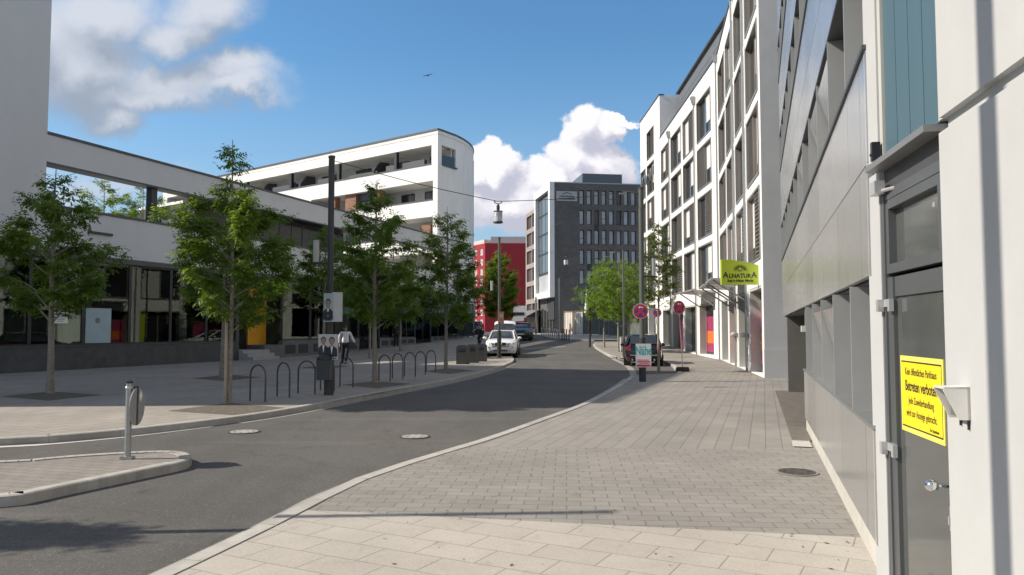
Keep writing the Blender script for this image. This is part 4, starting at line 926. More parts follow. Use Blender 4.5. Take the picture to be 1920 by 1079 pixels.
for k in range(5): MB().fbox(DL, 1 + 1.8 * k, 2.3 + 1.8 * k, -.3, -.26, .6, 4.8).build('base_window', dglass, db)
os_ = thing('facade_sign', 'white rectangular sign with a roof emblem high on the dark office block', 'sign', DR.p(1.8, .1, 20.5))
MB().fbox(DR, .3, 3.3, .02, .16, 20.0, 21.4).build('panel', M('sign_offwhite', (.42, .42, .41), .6, 0, .06), os_)
mb = MB(); P = DR.p; t = .17
mb.hexa([P(1.1, t, 20.95), P(1.8, t, 21.15), P(1.8, t + .02, 21.15), P(1.1, t + .02, 20.95), P(1.1, t, 21.04), P(1.8, t, 21.26), P(1.8, t + .02, 21.26), P(1.1, t + .02, 21.04)]); mb.hexa([P(1.8, t, 21.15), P(2.5, t, 20.95), P(2.5, t + .02, 20.95), P(1.8, t + .02, 21.15), P(1.8, t, 21.26), P(2.5, t, 21.04), P(2.5, t + .02, 21.04), P(1.8, t + .02, 21.26)])
rl = random.Random(4); s = .75
while s < 2.8: w_ = rl.uniform(.06, .14); mb.fbox(DR, s, s + w_, t, t + .02, 20.55, 20.76 + rl.uniform(-.04, .04)); s += w_ + .05
mb.fbox(DR, .6, 3.0, t, t + .02, 20.2, 20.38); mb.build('print', M('print_dark', (.08, .08, .09)), os_)

bb = thing('office_block', 'brown windowed office building with pale floor bands beside the white framed corner', 'building', (4.2, 120, 0))
BL_ = Fr((6.07 - .194 * 10.3, 120.3), (-.19, .982), left=True)
rowsB = [(3.6 + 2.9 * k, 5.75 + 2.9 * k) for k in range(6)]; colsB = [(.5 + 4.2 * k, 4.3 + 4.2 * k) for k in range(2)]
wall_with(bb, BL_, 0, 9.3, -.2, 20.9, colsB, rowsB, .3, M('brown_band', (.30, .265, .25), .85, 0, .1, .8))
brw = M('brown_panel', (.10, .07, .06), .4, 0, .25, .5)
for a, b in colsB:
    for z0, z1 in rowsB: window(bb, BL_, a, b, z0, z1, -.28, M('brown_frame', (.055, .04, .036), .5), brw, .1, 4)
MB().fbox(BL_, 0, 9.3, -8, -.4, -.2, 20.8).build('core', garage_dark, bb)
aw = thing('awning', 'grey slanted awning at the foot of the brown windowed building', 'awning', BL_.p(4, 1, 3.5)); P = BL_.p
MB().hexa([P(-1, 0, 4.6), P(9, 0, 4.6), P(9, 2.4, 3.4), P(-1, 2.4, 3.4), P(-1, 0, 4.7), P(9, 0, 4.7), P(9, 2.45, 3.45), P(-1, 2.45, 3.45)]).build('fabric', M('awning_grey', (.15, .155, .17), .7, 0, .06), aw); MB().hexa([P(-1, 2.41, 2.9), P(9, 2.41, 2.9), P(9, 2.46, 2.9), P(-1, 2.46, 2.9), P(-1, 2.41, 3.45), P(9, 2.41, 3.45), P(9, 2.46, 3.45), P(-1, 2.46, 3.45)]).build('valance', MATS['awning_grey'], aw)

redb = thing('office_block', 'red rendered office block with rows of white windows at the end of the street', 'building', (-7.7, 220, 0))
RRf = Fr((-7.7, 220), (1, .0), left=False); RLf = Fr((-7.7, 220), (-.5, .866), left=True)
redm = M('red_render', (.30, .018, .028), .8, 0, .06, .3)
rowsR = [(2.6 + 2.9 * k, 4.5 + 2.9 * k) for k in range(8)]; colsR = [(1.3 + 3.6 * k, 3.1 + 3.6 * k) for k in range(6)]
wall_with(redb, RLf, 0, 24, -.2, 26.2, colsR, rowsR, .25, redm)
for a, b in colsR:
    for z0, z1 in rowsR: window(redb, RLf, a, b, z0, z1, -.2, white, M('pale_glass', (.45, .42, .42), .3), .15, 0)
mb = MB(); mb.quad(RRf.p(0, 0, -.2), RRf.p(30, 0, -.2), RRf.p(30, 0, 26.2), RRf.p(0, 0, 26.2)); mb.quad(RRf.p(0, 0, 26.2), RRf.p(30, 0, 26.2), RRf.p(30, -20, 26.2), RLf.p(24, 0, 26.2)); mb.build('side_wall', redm, redb, recalc=False)
mb = MB(); mb.fbox(RRf, 1.6, 12, -12, -1.0, 26.15, 28.2); mb.fbox(RLf, 2, 20, -6, -.8, 26.15, 27.5); mb.build('penthouse', M('pale_grey_wall', (.50, .49, .48), .8, 0, .05), redb)
# pale block closing the gap low down, left of the red one
lo_ = thing('low_building', 'low pale shop building at the far end of the street beside the red block', 'building', (-16, 160, 0))
lf = Fr((-30, 160), (1, 0), left=False); mb = MB(); mb.fbox(lf, 0, 22, -8, 0, 0, 5.4); mb.build('wall', M('far_brown', (.20, .13, .11), .85, 0, .2, .4), lo_)
for k in range(6): window(lo_, lf, 1 + 3.5 * k, 3.6 + 3.5 * k, 1.2, 4.2, .02, anthracite, dglass, .15)
so2 = thing('shop_sign', 'small white box sign at the far shop next to the grey awning', 'sign', (1.2, 118, 4.2)); MB().box(.2, 2.2, 118, 118.3, 3.4, 5.2).build('panel', white, so2); MB().box(.5, 1.9, 117.98, 118.0, 3.7, 4.2).build('print', darkmetal, so2); MB().box(2.1, 2.25, 118.1, 118.2, 1, 3.4).build('post', darkmetal, so2)

# site containers, mesh fence, closed parasol
def container(x, y, rz, w, label):
    r = thing('site_container', label, 'container', (x, y, hgt(y)), rz, 'white site containers'); mb = MB(); H = 2.75; D = 2.4; n = int(w / .3)
    mb.box(0, w, .05, D, 0, H)
    for k in range(n): mb.box(w * k / n + .04, w * (k + 1) / n - .1, 0, .05, .14, H - .12)
    mb.build('body', M('container_white', (.66, .63, .57), .6, 0, .12, 1.2), r, local=True)
    mb = MB(); mb.box(-.03, w + .03, -.03, D + .03, H, H + .1); mb.build('roof_frame', M('container_brown', (.22, .15, .11), .7), r, local=True)
    for x_ in (0, w): MB().box(x_ - .06, x_ + .06, -.04, .08, 0, H).build('corner_post', MATS['container_brown'], r, local=True)
    return r
a = at(1058, 628, 96); b = at(1073, 628, 96)
container(a.x, 96, R(-50), 1.5, 'narrow white site container at the left end, next to the bollards'); container(b.x + .12, 93.4, R(-50), 1.75, 'white ribbed site container at the right, next to the mesh fence')
fe = thing('site_fence', 'grey green mesh construction fence around the corner plot', 'fence', (7.6, 82, 1))
ffr = Fr((7.55, 82), (3.2, -17.5), left=False); mesh_m = M('fence_green', (.10, .115, .10), .8, 0, .3, 2)
mb = MB(); 
for k in range(6): mb.fbox(ffr, 3 * k + .05, 3 * k + 2.95, -.02, .02, hgt(ffr.p(3 * k, 0, 0).y) + .1, hgt(ffr.p(3 * k, 0, 0).y) + 2.35)
mb.build('fence_panel', mesh_m, fe)
ff2 = Fr((10.75, 64.5), (1, .05), left=False)
mb = MB(); mb.fbox(ff2, 0, 12, -.02, .02, .8, 3.0); mb.build('fence_panel', mesh_m, fe)
for k in range(7): z = hgt(ffr.p(3 * k, 0, 0).y); MB().fbox(ffr, 3 * k - .04, 3 * k + .04, -.06, .06, z, z + 2.45).build('post', galv, fe)
c = at(1100, 590, 88); pa = thing('parasol', 'closed white parasol standing behind the mesh fence', 'parasol', (c.x, 88, 1))
MB().lathe([(.42, 1.9), (.36, 2.4), (.18, 3.9), (.06, 5.2), (.02, 5.5)], (c.x, 88, .6), 12).build('canopy', white, pa, smooth=True); MB().tube([(c.x, 88, 1), (c.x, 88, 3)], .04, 8).build('pole', galv, pa)

# ------------------------------------------------------------------ bollards
def bollard(px, py, h_, label):
    p = gp(px, py); r = thing('bollard', label, 'bollard', p, 0, 'steel bollards at the bend'); MB().lathe([(.05, -.02), (.05, h_ - .03), (.03, h_)], (0, 0, 0), 8).build('post', galv if px < 1050 else darkmetal, r, local=True); MB().lathe([(.052, h_ * .78), (.052, h_ * .88)], (0, 0, 0), 8).build('band', white if px < 1050 else red, r, local=True)
bp = [(1016, 629.6), (1020, 630.4), (1024, 631.2), (1028, 632), (1032, 632.8), (1036, 633.6), (1040, 634.2), (1044, 635), (1048, 635.6)]
ordw = ['leftmost', 'second from the left', 'third from the left', 'fourth from the left', 'fifth from the left', 'sixth from the left', 'seventh from the left', 'eighth from the left', 'last before the dark ones']
for (x, y), w_ in zip(bp, ordw): bollard(x, y - .4, .85, 'pale steel bollard on the far kerb, ' + w_)
for (x, y), w_ in zip([(1054, 637.5), (1058, 638.2), (1062, 638.8), (1067, 639.4)], ['next to the pale row', 'second of the dark four', 'third of the dark four', 'rightmost, before the black lamp pole']): bollard(x, y, .95, 'dark red and black bollard by the bend, ' + w_)

# ------------------------------------------------------------------ lamp posts with side lanterns, catenary lamps
poleg = M('pole_green_grey', (.105, .115, .105), .5, .3, .08); poled = M('pole_dark', (.05, .052, .055), .5, .3, .1)
def lamp_post(x, y, h_, label, mat, r=.062, lantern=-.36, sleeve=1.15, arm=None, lz=3.2, sw=.085):
    z = hgt(y); L = thing('lamp_post', label, 'lamp post', (x, y, z))
    MB().tube([(x, y, z + sleeve), (x, y, z + h_)], [r, r], 14).build('pole', mat, L, smooth=True)
    MB().lathe([(sw, -.05), (sw, sleeve - .02), (r, sleeve)], (x, y, z), 14).build('base_sleeve', poled, L, smooth=True)
    MB().lathe([(r + .012, h_), (r + .012, h_ + .05), (r * .4, h_ + .07)], (x, y, z), 14).build('cap', poled, L)
    if lantern:
        s = 1 if lantern > 0 else -1; la = MB(); la.box(min(x, x + lantern * 1.35), max(x, x + lantern * 1.35), y - .03, y + .03, z + lz, z + lz + .05); la = la.build('lantern_arm', poled, L)
        lx = x + lantern; MB().lathe([(.075, .06), (.075, .6), (.05, .62)], (lx, y, z + lz), 14).build('lantern_glass', M('lantern_white', (.42, .43, .40), .3, 0, .05), la, smooth=True)
        MB().lathe([(.08, .6), (.08, .64)], (lx, y, z + lz), 14).build('lantern_cap', poled, la)
    if arm:
        am = MB(); am.tube([(x, y, z + h_ - .12), (x + arm, y, z + h_ - .08)], .022, 8); am = am.build('arm', mat, L); MB().box(x + arm - .12, x + arm + .1, y - .05, y + .05, z + h_ - .16, z + h_ - .10).build('lamp_head', galv, am)
    return L
pL = gp(615, 741); topL = 5.85
pLx = pL.x + .02
lamp_post(pLx, pL.y, topL, 'dark lamp post on the left plaza carrying posters, a litter bin and the span wire', poled, .075, -.36, 1.2, sw=.12)
MB_ = MB()
pR = gp(1205, 716); lamp_post(pR.x, pR.y, 5.95, 'grey green lamp post on the right pavement with a red no stopping sign', poleg, .082, .36, 1.35, arm=-.55, sw=.11)
pM = gp(936, 671); lamp_post(pM.x, pM.y, 6.7, 'lamp post on the left kerb in front of the white car', poleg, .075, -.42, 1.5, lz=3.7, sw=.12)
p = gp(1170, 668); lamp_post(p.x, p.y, 6.2, 'lamp post among the round green trees on the right', poleg, .06, 0, 1.0, arm=-.6)
p = gp(1106, 650.5); lamp_post(p.x, p.y, 3.9, 'black pole in front of the mesh fence', black, .12, 0, 1.0)
p = gp(1048, 634.5); lamp_post(p.x, p.y, 5.4, 'thin grey pole beside the bollards before the dark office block', galv, .07, 0, .4)
p = gp(1005, 627.2); lamp_post(p.x, p.y, 4.5, 'grey pole on the far pavement in front of the awning', galv, .10, 0, .6)
p = gp(888, 632); lamp_post(p.x, p.y, 3.2, 'short thin post at the far left kerb near the standing person', galv, .05, 0, .4)
# off to the left, beyond the edge of the view: two more lamp posts and a young tree that throw the shadows seen here
lamp_post(-7.0, 6.32, 6.1, 'lamp post on the side street left of the traffic island', poleg, .055, 0, 1.0, arm=None)
lamp_post(-2.35, 2.98, 7.4, 'lamp post on the near pavement close to the camera', poleg, .085, 0, 1.0)

def span(a, b, lampat, sag, label, r=.009):
    w = thing('span_lamp', label, 'street lamp', lampat)
    a, b, q = Vector(a), Vector(b), Vector(lampat)
    pts = [a.lerp(q, k / 8) - Vector((0, 0, sag * math.sin(math.pi * k / 8))) for k in range(9)] + [q.lerp(b, k / 8) - Vector((0, 0, sag * math.sin(math.pi * k / 8))) for k in range(1, 9)]
    MB().tube(pts, r, 6).build('span_wire', darkmetal, w)
    z = q.z; x, y = q.x, q.y
    mb = MB(); mb.tube([(x - .11, y, z), (x - .09, y, z - .04), (x, y, z - .07), (x + .09, y, z - .04), (x + .11, y, z)], .012, 6); mb.tube([(x - .11, y, z + .005), (x + .11, y, z + .005)], .01, 6); mb.lathe([(.015, -.26), (.045, -.22), (.045, -.12), (.015, -.07)], (x, y, z), 10); mb.build('hanger', darkmetal, w)
    MB().lathe([(.03, -.25), (.125, -.27), (.125, -.30), (.03, -.31)], (x, y, z), 18).build('cap', poled, w, smooth=True)
    MB().lathe([(.118, -.30), (.118, -.56)], (x, y, z), 18).build('lantern_glass', M('lantern_pale', (.50, .53, .58), .25, 0, .06), w, smooth=True)
    mb = MB(); 
    for zz in (-.34, -.38, -.42): mb.lathe([(.121, zz), (.124, zz + .006), (.121, zz + .012)], (x, y, z), 18)
    mb.build('louvre_ring', galv, w); MB().lathe([(.13, -.56), (.135, -.60), (.10, -.61)], (x, y, z), 18).build('rim', poled, w, smooth=True)
    return w
span((pLx, pL.y, topL - .05), (pR.x - .5, pR.y, 5.86), at(934, 378, 21.2), .06, 'cylindrical street lamp hanging from a span wire over the road')
q1 = at(1061, 478, 43.3); span((pM.x, pM.y, 6.5 + hgt(pM.y)), (at(1158, 464, 42.5)), q1, .05, 'smaller looking cylindrical lamp hanging farther down the street before the dark block', .006)

# ------------------------------------------------------------------ traffic signs
purple = M('sign_back_red', (.22, .02, .05), .5)
def no_stop(name, c, nrm, r, label, post=None, x=True):
    s = thing(name, label, 'traffic sign', c); n_ = Vector(nrm).normalized(); c = Vector(c)
    MB().disc(c, n_, r, .012, 32).build('rim', white, s); MB().disc(c + n_ * .012, n_, r * .955, .003, 32).build('ring', red, s); MB().disc(c + n_ * .015, n_, r * .73, .002, 32).build('field', blue, s)
    side = n_.cross(Vector((0, 0, 1))).normalized()
    mb = MB()
    for k in ((1, -1) if x else (1,)):
        d = (side * -k * math.cos(R(45)) + Vector((0, 0, 1)) * math.sin(R(45))).normalized(); e = d.cross(n_); L_ = r * .80; w_ = r * .155; b = c + n_ * (.017 + .0015 * (k + 1))
        mb.plate([b + d * L_ + e * w_, b - d * L_ + e * w_, b - d * L_ - e * w_, b + d * L_ - e * w_], n_, .0015)
    mb.build('cross' if x else 'slash', red, s)
    mb = MB(); b = c + n_ * .0225 + Vector((0, 0, r * .52)); l = side
    if (l.x > 0): l = -l
    mb.plate([b + l * r * .34, b + l * r * .06 + Vector((0, 0, r * .17)), b + l * r * .06 - Vector((0, 0, r * .17))], n_, .002); mb.plate([b + l * r * .08 + Vector((0, 0, r * .06)), b - l * r * .3 + Vector((0, 0, r * .06)), b - l * r * .3 - Vector((0, 0, r * .06)), b + l * r * .08 - Vector((0, 0, r * .06))], n_, .002); mb.build('arrow', white, s)
    mb = MB(); mb.box(c.x - .05, c.x + .05, c.y + .015, c.y + .04, c.z - .03, c.z + .03); mb.build('clamp', galv, s)
    return s
c = at(1201, 584, pR.y - .14); no_stop('traffic_sign', c, (-.08, -1, 0), .235, 'round red and blue no stopping sign with white arrow on the grey green lamp post')
b = gp(1280, 697); c = at(1273, 577, b.y); s2 = no_stop('traffic_sign', (c.x, c.y, c.z), (.35, -.93, 0), .265, 'round no stopping sign on its own portable post at the right edge of the bay')
MB().tube([(b.x, b.y, .1), (c.x, c.y + .04, c.z + .25)], .02, 8).build('post', galv, s2); mb = MB(); mb.hexa([(b.x - .24, b.y - .14, 0), (b.x + .24, b.y - .14, 0), (b.x + .24, b.y + .14, 0), (b.x - .24, b.y + .14, 0), (b.x - .21, b.y - .12, .17), (b.x + .21, b.y - .12, .17), (b.x + .21, b.y + .12, .17), (b.x - .21, b.y + .12, .17)]); mb.build('foot', rubber, s2)
c = at(1232, 587, 43); s3 = no_stop('traffic_sign', c, (-.1, -1, 0), .25, 'round no parking sign farther back, partly behind the sapling by the bay', x=False)
MB().tube([(c.x, c.y + .04, .0), (c.x, c.y + .04, c.z + .25)], .028, 8).build('post', galv, s3); MB().box(c.x - .12, c.x + .12, c.y, c.y + .02, c.z - .62, c.z - .32).build('plate', white, s3)
c = at(940, 596, pM.y - .16); s4 = thing('traffic_sign', 'small reddish notice board on the lamp post in front of the white car', 'sign', c); MB().box(c.x - .15, c.x + .15, c.y, c.y + .02, c.z - .34, c.z + .34).build('panel', M('notice_red', (.34, .16, .12), .6, 0, .2, 8), s4); MB().box(c.x - .11, c.x + .11, c.y - .003, c.y, c.z - .0, c.z + .2).build('print', M('notice_pale', (.45, .33, .26), .6), s4)
# keep-right sign on the island, seen from behind
b = gp(239, 861); kr = thing('island_sign', 'waist high traffic island post with a round sign turned away and a white diamond', 'traffic sign', b)
MB().tube([(b.x, b.y, 0), (b.x, b.y, .93)], .038, 14).build('post', galv, kr, smooth=True); MB().lathe([(.042, .93), (.042, .955), (.02, .965)], (b.x, b.y, 0), 14).build('cap', black, kr); mb = MB(); mb.box(b.x - .075, b.x + .075, b.y - .05, b.y + .05, 0, .03); mb.build('base_plate', galv, kr)
nn = Vector((.995, .08, 0)).normalized(); cc = Vector((b.x, b.y, .64)) + nn * .085 + Vector((0, .04, 0))
MB().disc(cc, -nn, .235, .012, 32).build('sign_disc', M('sign_grey_back', (.38, .39, .39), .4, .5, .06), kr)
mb = MB(); side = nn.cross(Vector((0, 0, 1))); 
mb.plate([cc - nn * .04 + side * .03 + Vector((0, 0, -.23)), cc - nn * .04 - side * .03 + Vector((0, 0, -.23)), cc - nn * .04 - side * .03 + Vector((0, 0, .25)), cc - nn * .04 + side * .03 + Vector((0, 0, .25))], nn, .04); mb.build('bracket', darkmetal, kr)
d_ = cc - nn * .016 - Vector((0, 0, 0)) + side * .0
mb = MB(); e = -side if side.y < 0 else side
q = cc + nn * .002 + Vector((0, 0, .12)) + side * (.09 if side.y > 0 else -.09); mb.plate([q + side * .05, q + Vector((0, 0, .075)), q - side * .05, q - Vector((0, 0, .075))], nn, .002); mb.build('diamond', white, kr)
mb = MB(); mb.lathe([(.044, .86), (.047, .865), (.047, .885), (.044, .89)], (b.x, b.y, 0), 14); mb.build('clamp', steel, kr)

# ------------------------------------------------------------------ posters on the lamp posts, litter bin
skin_p = M('print_skin', (.40, .27, .21), .7); pale_p = M('poster_paper', (.56, .57, .57), .6, 0, .03); teal_p = M('print_teal', (.02, .36, .38), .6); navy = M('print_navy', (.03, .035, .05), .6); redp = M('print_red', (.55, .03, .07), .6)
def portrait(mb_s, mb_d, mb_w, fr, s, z, k, t):
    """generic head and shoulders print"""
    P = fr.p
    def el(m, s_, z_, a, b, tt, n=16): m.plate([P(s_ + math.cos(2 * math.pi * q / n) * a, tt, z_ + math.sin(2 * math.pi * q / n) * b) for q in range(n)], fr.n, .001)
    mb_d.plate([P(s - .17 * k, t, z - .42 * k), P(s + .17 * k, t, z - .42 * k), P(s + .16 * k, t, z - .2 * k), P(s + .06 * k, t, z - .12 * k), P(s - .06 * k, t, z - .12 * k), P(s - .16 * k, t, z - .2 * k)], fr.n, .001)
    mb_w.plate([P(s - .035 * k, t + .0015, z - .13 * k), P(s + .035 * k, t + .0015, z - .13 * k), P(s, t + .0015, z - .36 * k)], fr.n, .0008)
    el(mb_d, s, z + .045 * k, .088 * k, .10 * k, t + .0015); el(mb_s, s, z, .075 * k, .105 * k, t + .003); mb_s.fbox(fr, s - .03 * k, s + .03 * k, t + .0012, t + .0022, z - .15 * k, z - .08 * k)
    for q in (-.03, .03): mb_d.fbox(fr, s + q * k - .012 * k, s + q * k + .012 * k, t + .0042, t + .005, z + .01 * k, z + .022 * k)
    mb_d.fbox(fr, s - .025 * k, s + .025 * k, t + .0042, t + .005, z - .052 * k, z - .044 * k)
def poster(label, c, d, w, h, paper, heads, bars, group='posters on the lamp posts', txt=None, barm=None):
    r = thing('poster', label, 'poster', c, 0, group); fr = Fr((c[0] - d[0] * w / 2, c[1] - d[1] * w / 2), d, left=False); z = c[2]
    MB().fbox(fr, 0, w, -.008, 0, z - h / 2, z + h / 2).build('board', paper, r)
    a, b, e = MB(), MB(), MB()
    for s, zz, k in heads: portrait(a, b, e, fr, s * w, z + zz * h, k, .001)
    if heads: a.build('print_skin', skin_p, r); b.build('print_dark', navy, r); e.build('print_white', white, r)
    if bars:
        mb = MB()
        for s0, s1, z0, z1 in bars: mb.fbox(fr, s0 * w, s1 * w, .0065, .0075, z - h / 2 + z0 * h, z - h / 2 + z1 * h)
        mb.build('print_lines', barm or navy, r)
    return r, fr
y1 = pL.y - .16
c = at(616, 577, y1); poster('tall pale teal portrait poster high on the dark lamp post, left panel', c, (1, -.45), .27, .70, M('poster_teal', (.40, .50, .52), .6, 0, .05), [(.5, .12, .9)], [(.1, .9, .04, .10), (.1, .7, .13, .17), (.45, .9, .24, .36)])
c = at(633, 576, y1 + .04); poster('plain pale back of a poster board on the dark lamp post, right panel', c, (1, .35), .25, .72, M('poster_back', (.50, .53, .55), .6, 0, .08, 2), [], [])
c = at(615.5, 651, y1 - .02); poster('white poster with two portraits and a caption strip low on the dark lamp post', c, (1, -.12), .50, .62, pale_p, [(.26, .22, .78), (.68, .2, .85)], [(.05, .95, .18, .21), (.05, .8, .11, .14), (.05, .9, .045, .075)])
c = at(1206.5, 667, pR.y - .16); nh, fr = poster('white poster with large teal letters and red lines on the grey green lamp post', c, (1, -.06), .47, .72, M('poster_white', (.66, .67, .67), .6, 0, .03), [], [(.1, .86, .29, .325), (.1, .92, .21, .255), (.2, .86, .15, .175), (.08, .95, .04, .12)], barm=redp)
text('Nähe', .39, teal_p, nh, (Vector((c.x, c.y, c.z)) + fr.n * .002 + Vector((0, 0, .14)), fr.d, Vector((0, 0, 1))), 'lettering', .004, .60, th=.001)
c = at(609, 692, pL.y - .22); lbn = thing('litter_bin', 'dark grey litter bin hung on the dark lamp post', 'litter bin', (c.x, c.y, .5))
mb = MB(); mb.hexa([(c.x - .17, c.y - .12, .38), (c.x + .15, c.y - .12, .38), (c.x + .15, c.y + .14, .38), (c.x - .17, c.y + .14, .38), (c.x - .18, c.y - .13, .86), (c.x + .16, c.y - .13, .86), (c.x + .16, c.y + .15, .86), (c.x - .18, c.y + .15, .86)]); mb.build('body', M('bin_grey', (.06, .064, .068), .5, .2, .1), lbn)
mb = MB(); mb.hexa([(c.x - .19, c.y - .14, .90), (c.x + .17, c.y - .14, .90), (c.x + .17, c.y + .16, .90), (c.x - .19, c.y + .16, .90), (c.x - .13, c.y - .06, .97), (c.x + .11, c.y - .06, .97), (c.x + .11, c.y + .08, .97), (c.x - .13, c.y + .08, .97)]); mb.box(c.x - .17, c.x - .14, c.y - .1, c.y + .1, .86, .90); mb.box(c.x + .12, c.x + .15, c.y - .1, c.y + .1, .86, .90); mb.build('lid', black, lbn)

# ------------------------------------------------------------------ bicycle hoops
hoopm = M('hoop_steel', (.075, .082, .088), .45, .5, .15)
HP = [((469, 754), (497, 756)), ((517, 745), (545, 747.5)), ((560, 739.5), (589, 740.5)), ((600, 733.5), (627, 735)), ((636, 727), (663, 728.5)), ((709, 715.5), (733, 716.8)), ((733.5, 710.5), (757.5, 711.8)), ((757.5, 707), (779.5, 708)), ((778, 703), (798.5, 704)), ((798, 699), (818, 700))]
hl = ['nearest the camera at the left end of its row', 'second of the near row', 'third of the near row', 'behind the litter bin', 'last of the near row, by the walking man', 'first beyond the third tree', 'second beyond the third tree', 'third beyond the third tree', 'fourth beyond the third tree', 'last before the fourth tree']
def hoop(w, h_):
    pts = [(-w / 2, 0, -.02), (-w / 2, 0, h_ - w / 2)] + [(-math.cos(math.pi * k / 12) * w / 2, 0, h_ - w / 2 + math.sin(math.pi * k / 12) * w / 2) for k in range(1, 12)] + [(w / 2, 0, h_ - w / 2), (w / 2, 0, -.02)]
    return pts
proto = None
for (a, b), w_ in zip(HP, hl):
    A, B = gp(*a), gp(*b); m_ = (A + B) / 2; ang = math.atan2(B.y - A.y, B.x - A.x); lab = 'dark steel bike hoop, ' + w_
    if proto is None:
        proto = thing('bike_hoop', lab, 'bike rack', m_, ang, 'bike hoops on the left plaza'); MB().tube(hoop(.48, .82), .02, 10).build('hoop', hoopm, proto, smooth=True, local=True)
        for x in (-.24, .24): MB().lathe([(.045, .0), (.045, .012), (.026, .02)], (x, 0, 0), 12).build('foot_plate', galv, proto, local=True)
    else: dup(proto, m_, ang, lab)

# grey cabinets by the kerb
for px, py, w_ in ((868, 683, 'nearest of the three'), (886, 680.5, 'middle of the three'), (902, 678, 'farthest of the three, beside the white car')):
    p = gp(px, py); r = thing('planter_bin', 'dark steel bin near the left kerb, ' + w_, 'bin', p, R(-12), 'dark bins by the left kerb')
    bin_d = M('bin_dark', (.028, .031, .034), .55, .1, .15)
    prof = [(-.24, 0), (.24, 0), (.24, .80), (.14, .88), (-.14, .88), (-.24, .78)]
    MB().loft([[(x, -.3, z) for x, z in prof], [(x, .3, z) for x, z in prof]]).build('body', bin_d, r, local=True); MB().box(-.16, .16, -.315, -.3, .6, .72).build('opening', black, r, local=True); MB().box(-.22, .22, -.28, .28, -.01, .03).build('foot', black, r, local=True)

# manhole covers
def manhole(px, py, z, r, label, m_, rim):
    p = gp(px, py, z); t = thing('manhole_cover', label, 'manhole cover', p); MB().lathe([(r, 0), (r, .008)], (0, 0, .002), 32).build('frame', rim, t, local=True); MB().lathe([(r * .86, 0), (r * .86, .013)], (0, 0, .002), 32).build('lid', m_, t, local=True)
    mb = MB()
    for k in range(8): a = 2 * math.pi * k / 8; mb.box(math.cos(a) * r * .6 - .02, math.cos(a) * r * .6 + .02, math.sin(a) * r * .6 - .02, math.sin(a) * r * .6 + .02, .012, .0165)
    mb.build('vent_hole', black, t, local=True)
paleiron = M('pale_cover', (.33, .315, .29), .8, 0, .12, 8); iron = M('iron_cover', (.075, .065, .055), .6, .3, .3, 20)
manhole(458, 811, ROADZ, .26, 'pale manhole cover in the road left, near the plaza kerb', paleiron, iron); manhole(778, 820, ROADZ, .24, 'pale manhole cover in the middle of the road', paleiron, iron)
manhole(1494, 887, .006, .23, 'dark iron manhole cover in the right pavement near the garage wall', iron, M('cover_frame', (.20, .185, .165), .8))

bd = at(802, 142, 70); r = thing('bird', 'small dark bird high in the blue sky', 'bird', bd); mb = MB(); mb.ell((0, 0, 0), (.09, .2, .07), 8, 6); mb.plate([(0, .06, .02), (.45, .0, .14), (.42, -.1, .14), (0, -.1, .02)], (0, 0, 1), .01); mb.plate([(0, .06, .02), (-.42, .02, -.04), (-.4, -.1, -.04), (0, -.1, .02)], (0, 0, 1), .01); mb.build('body', black, r, local=True)

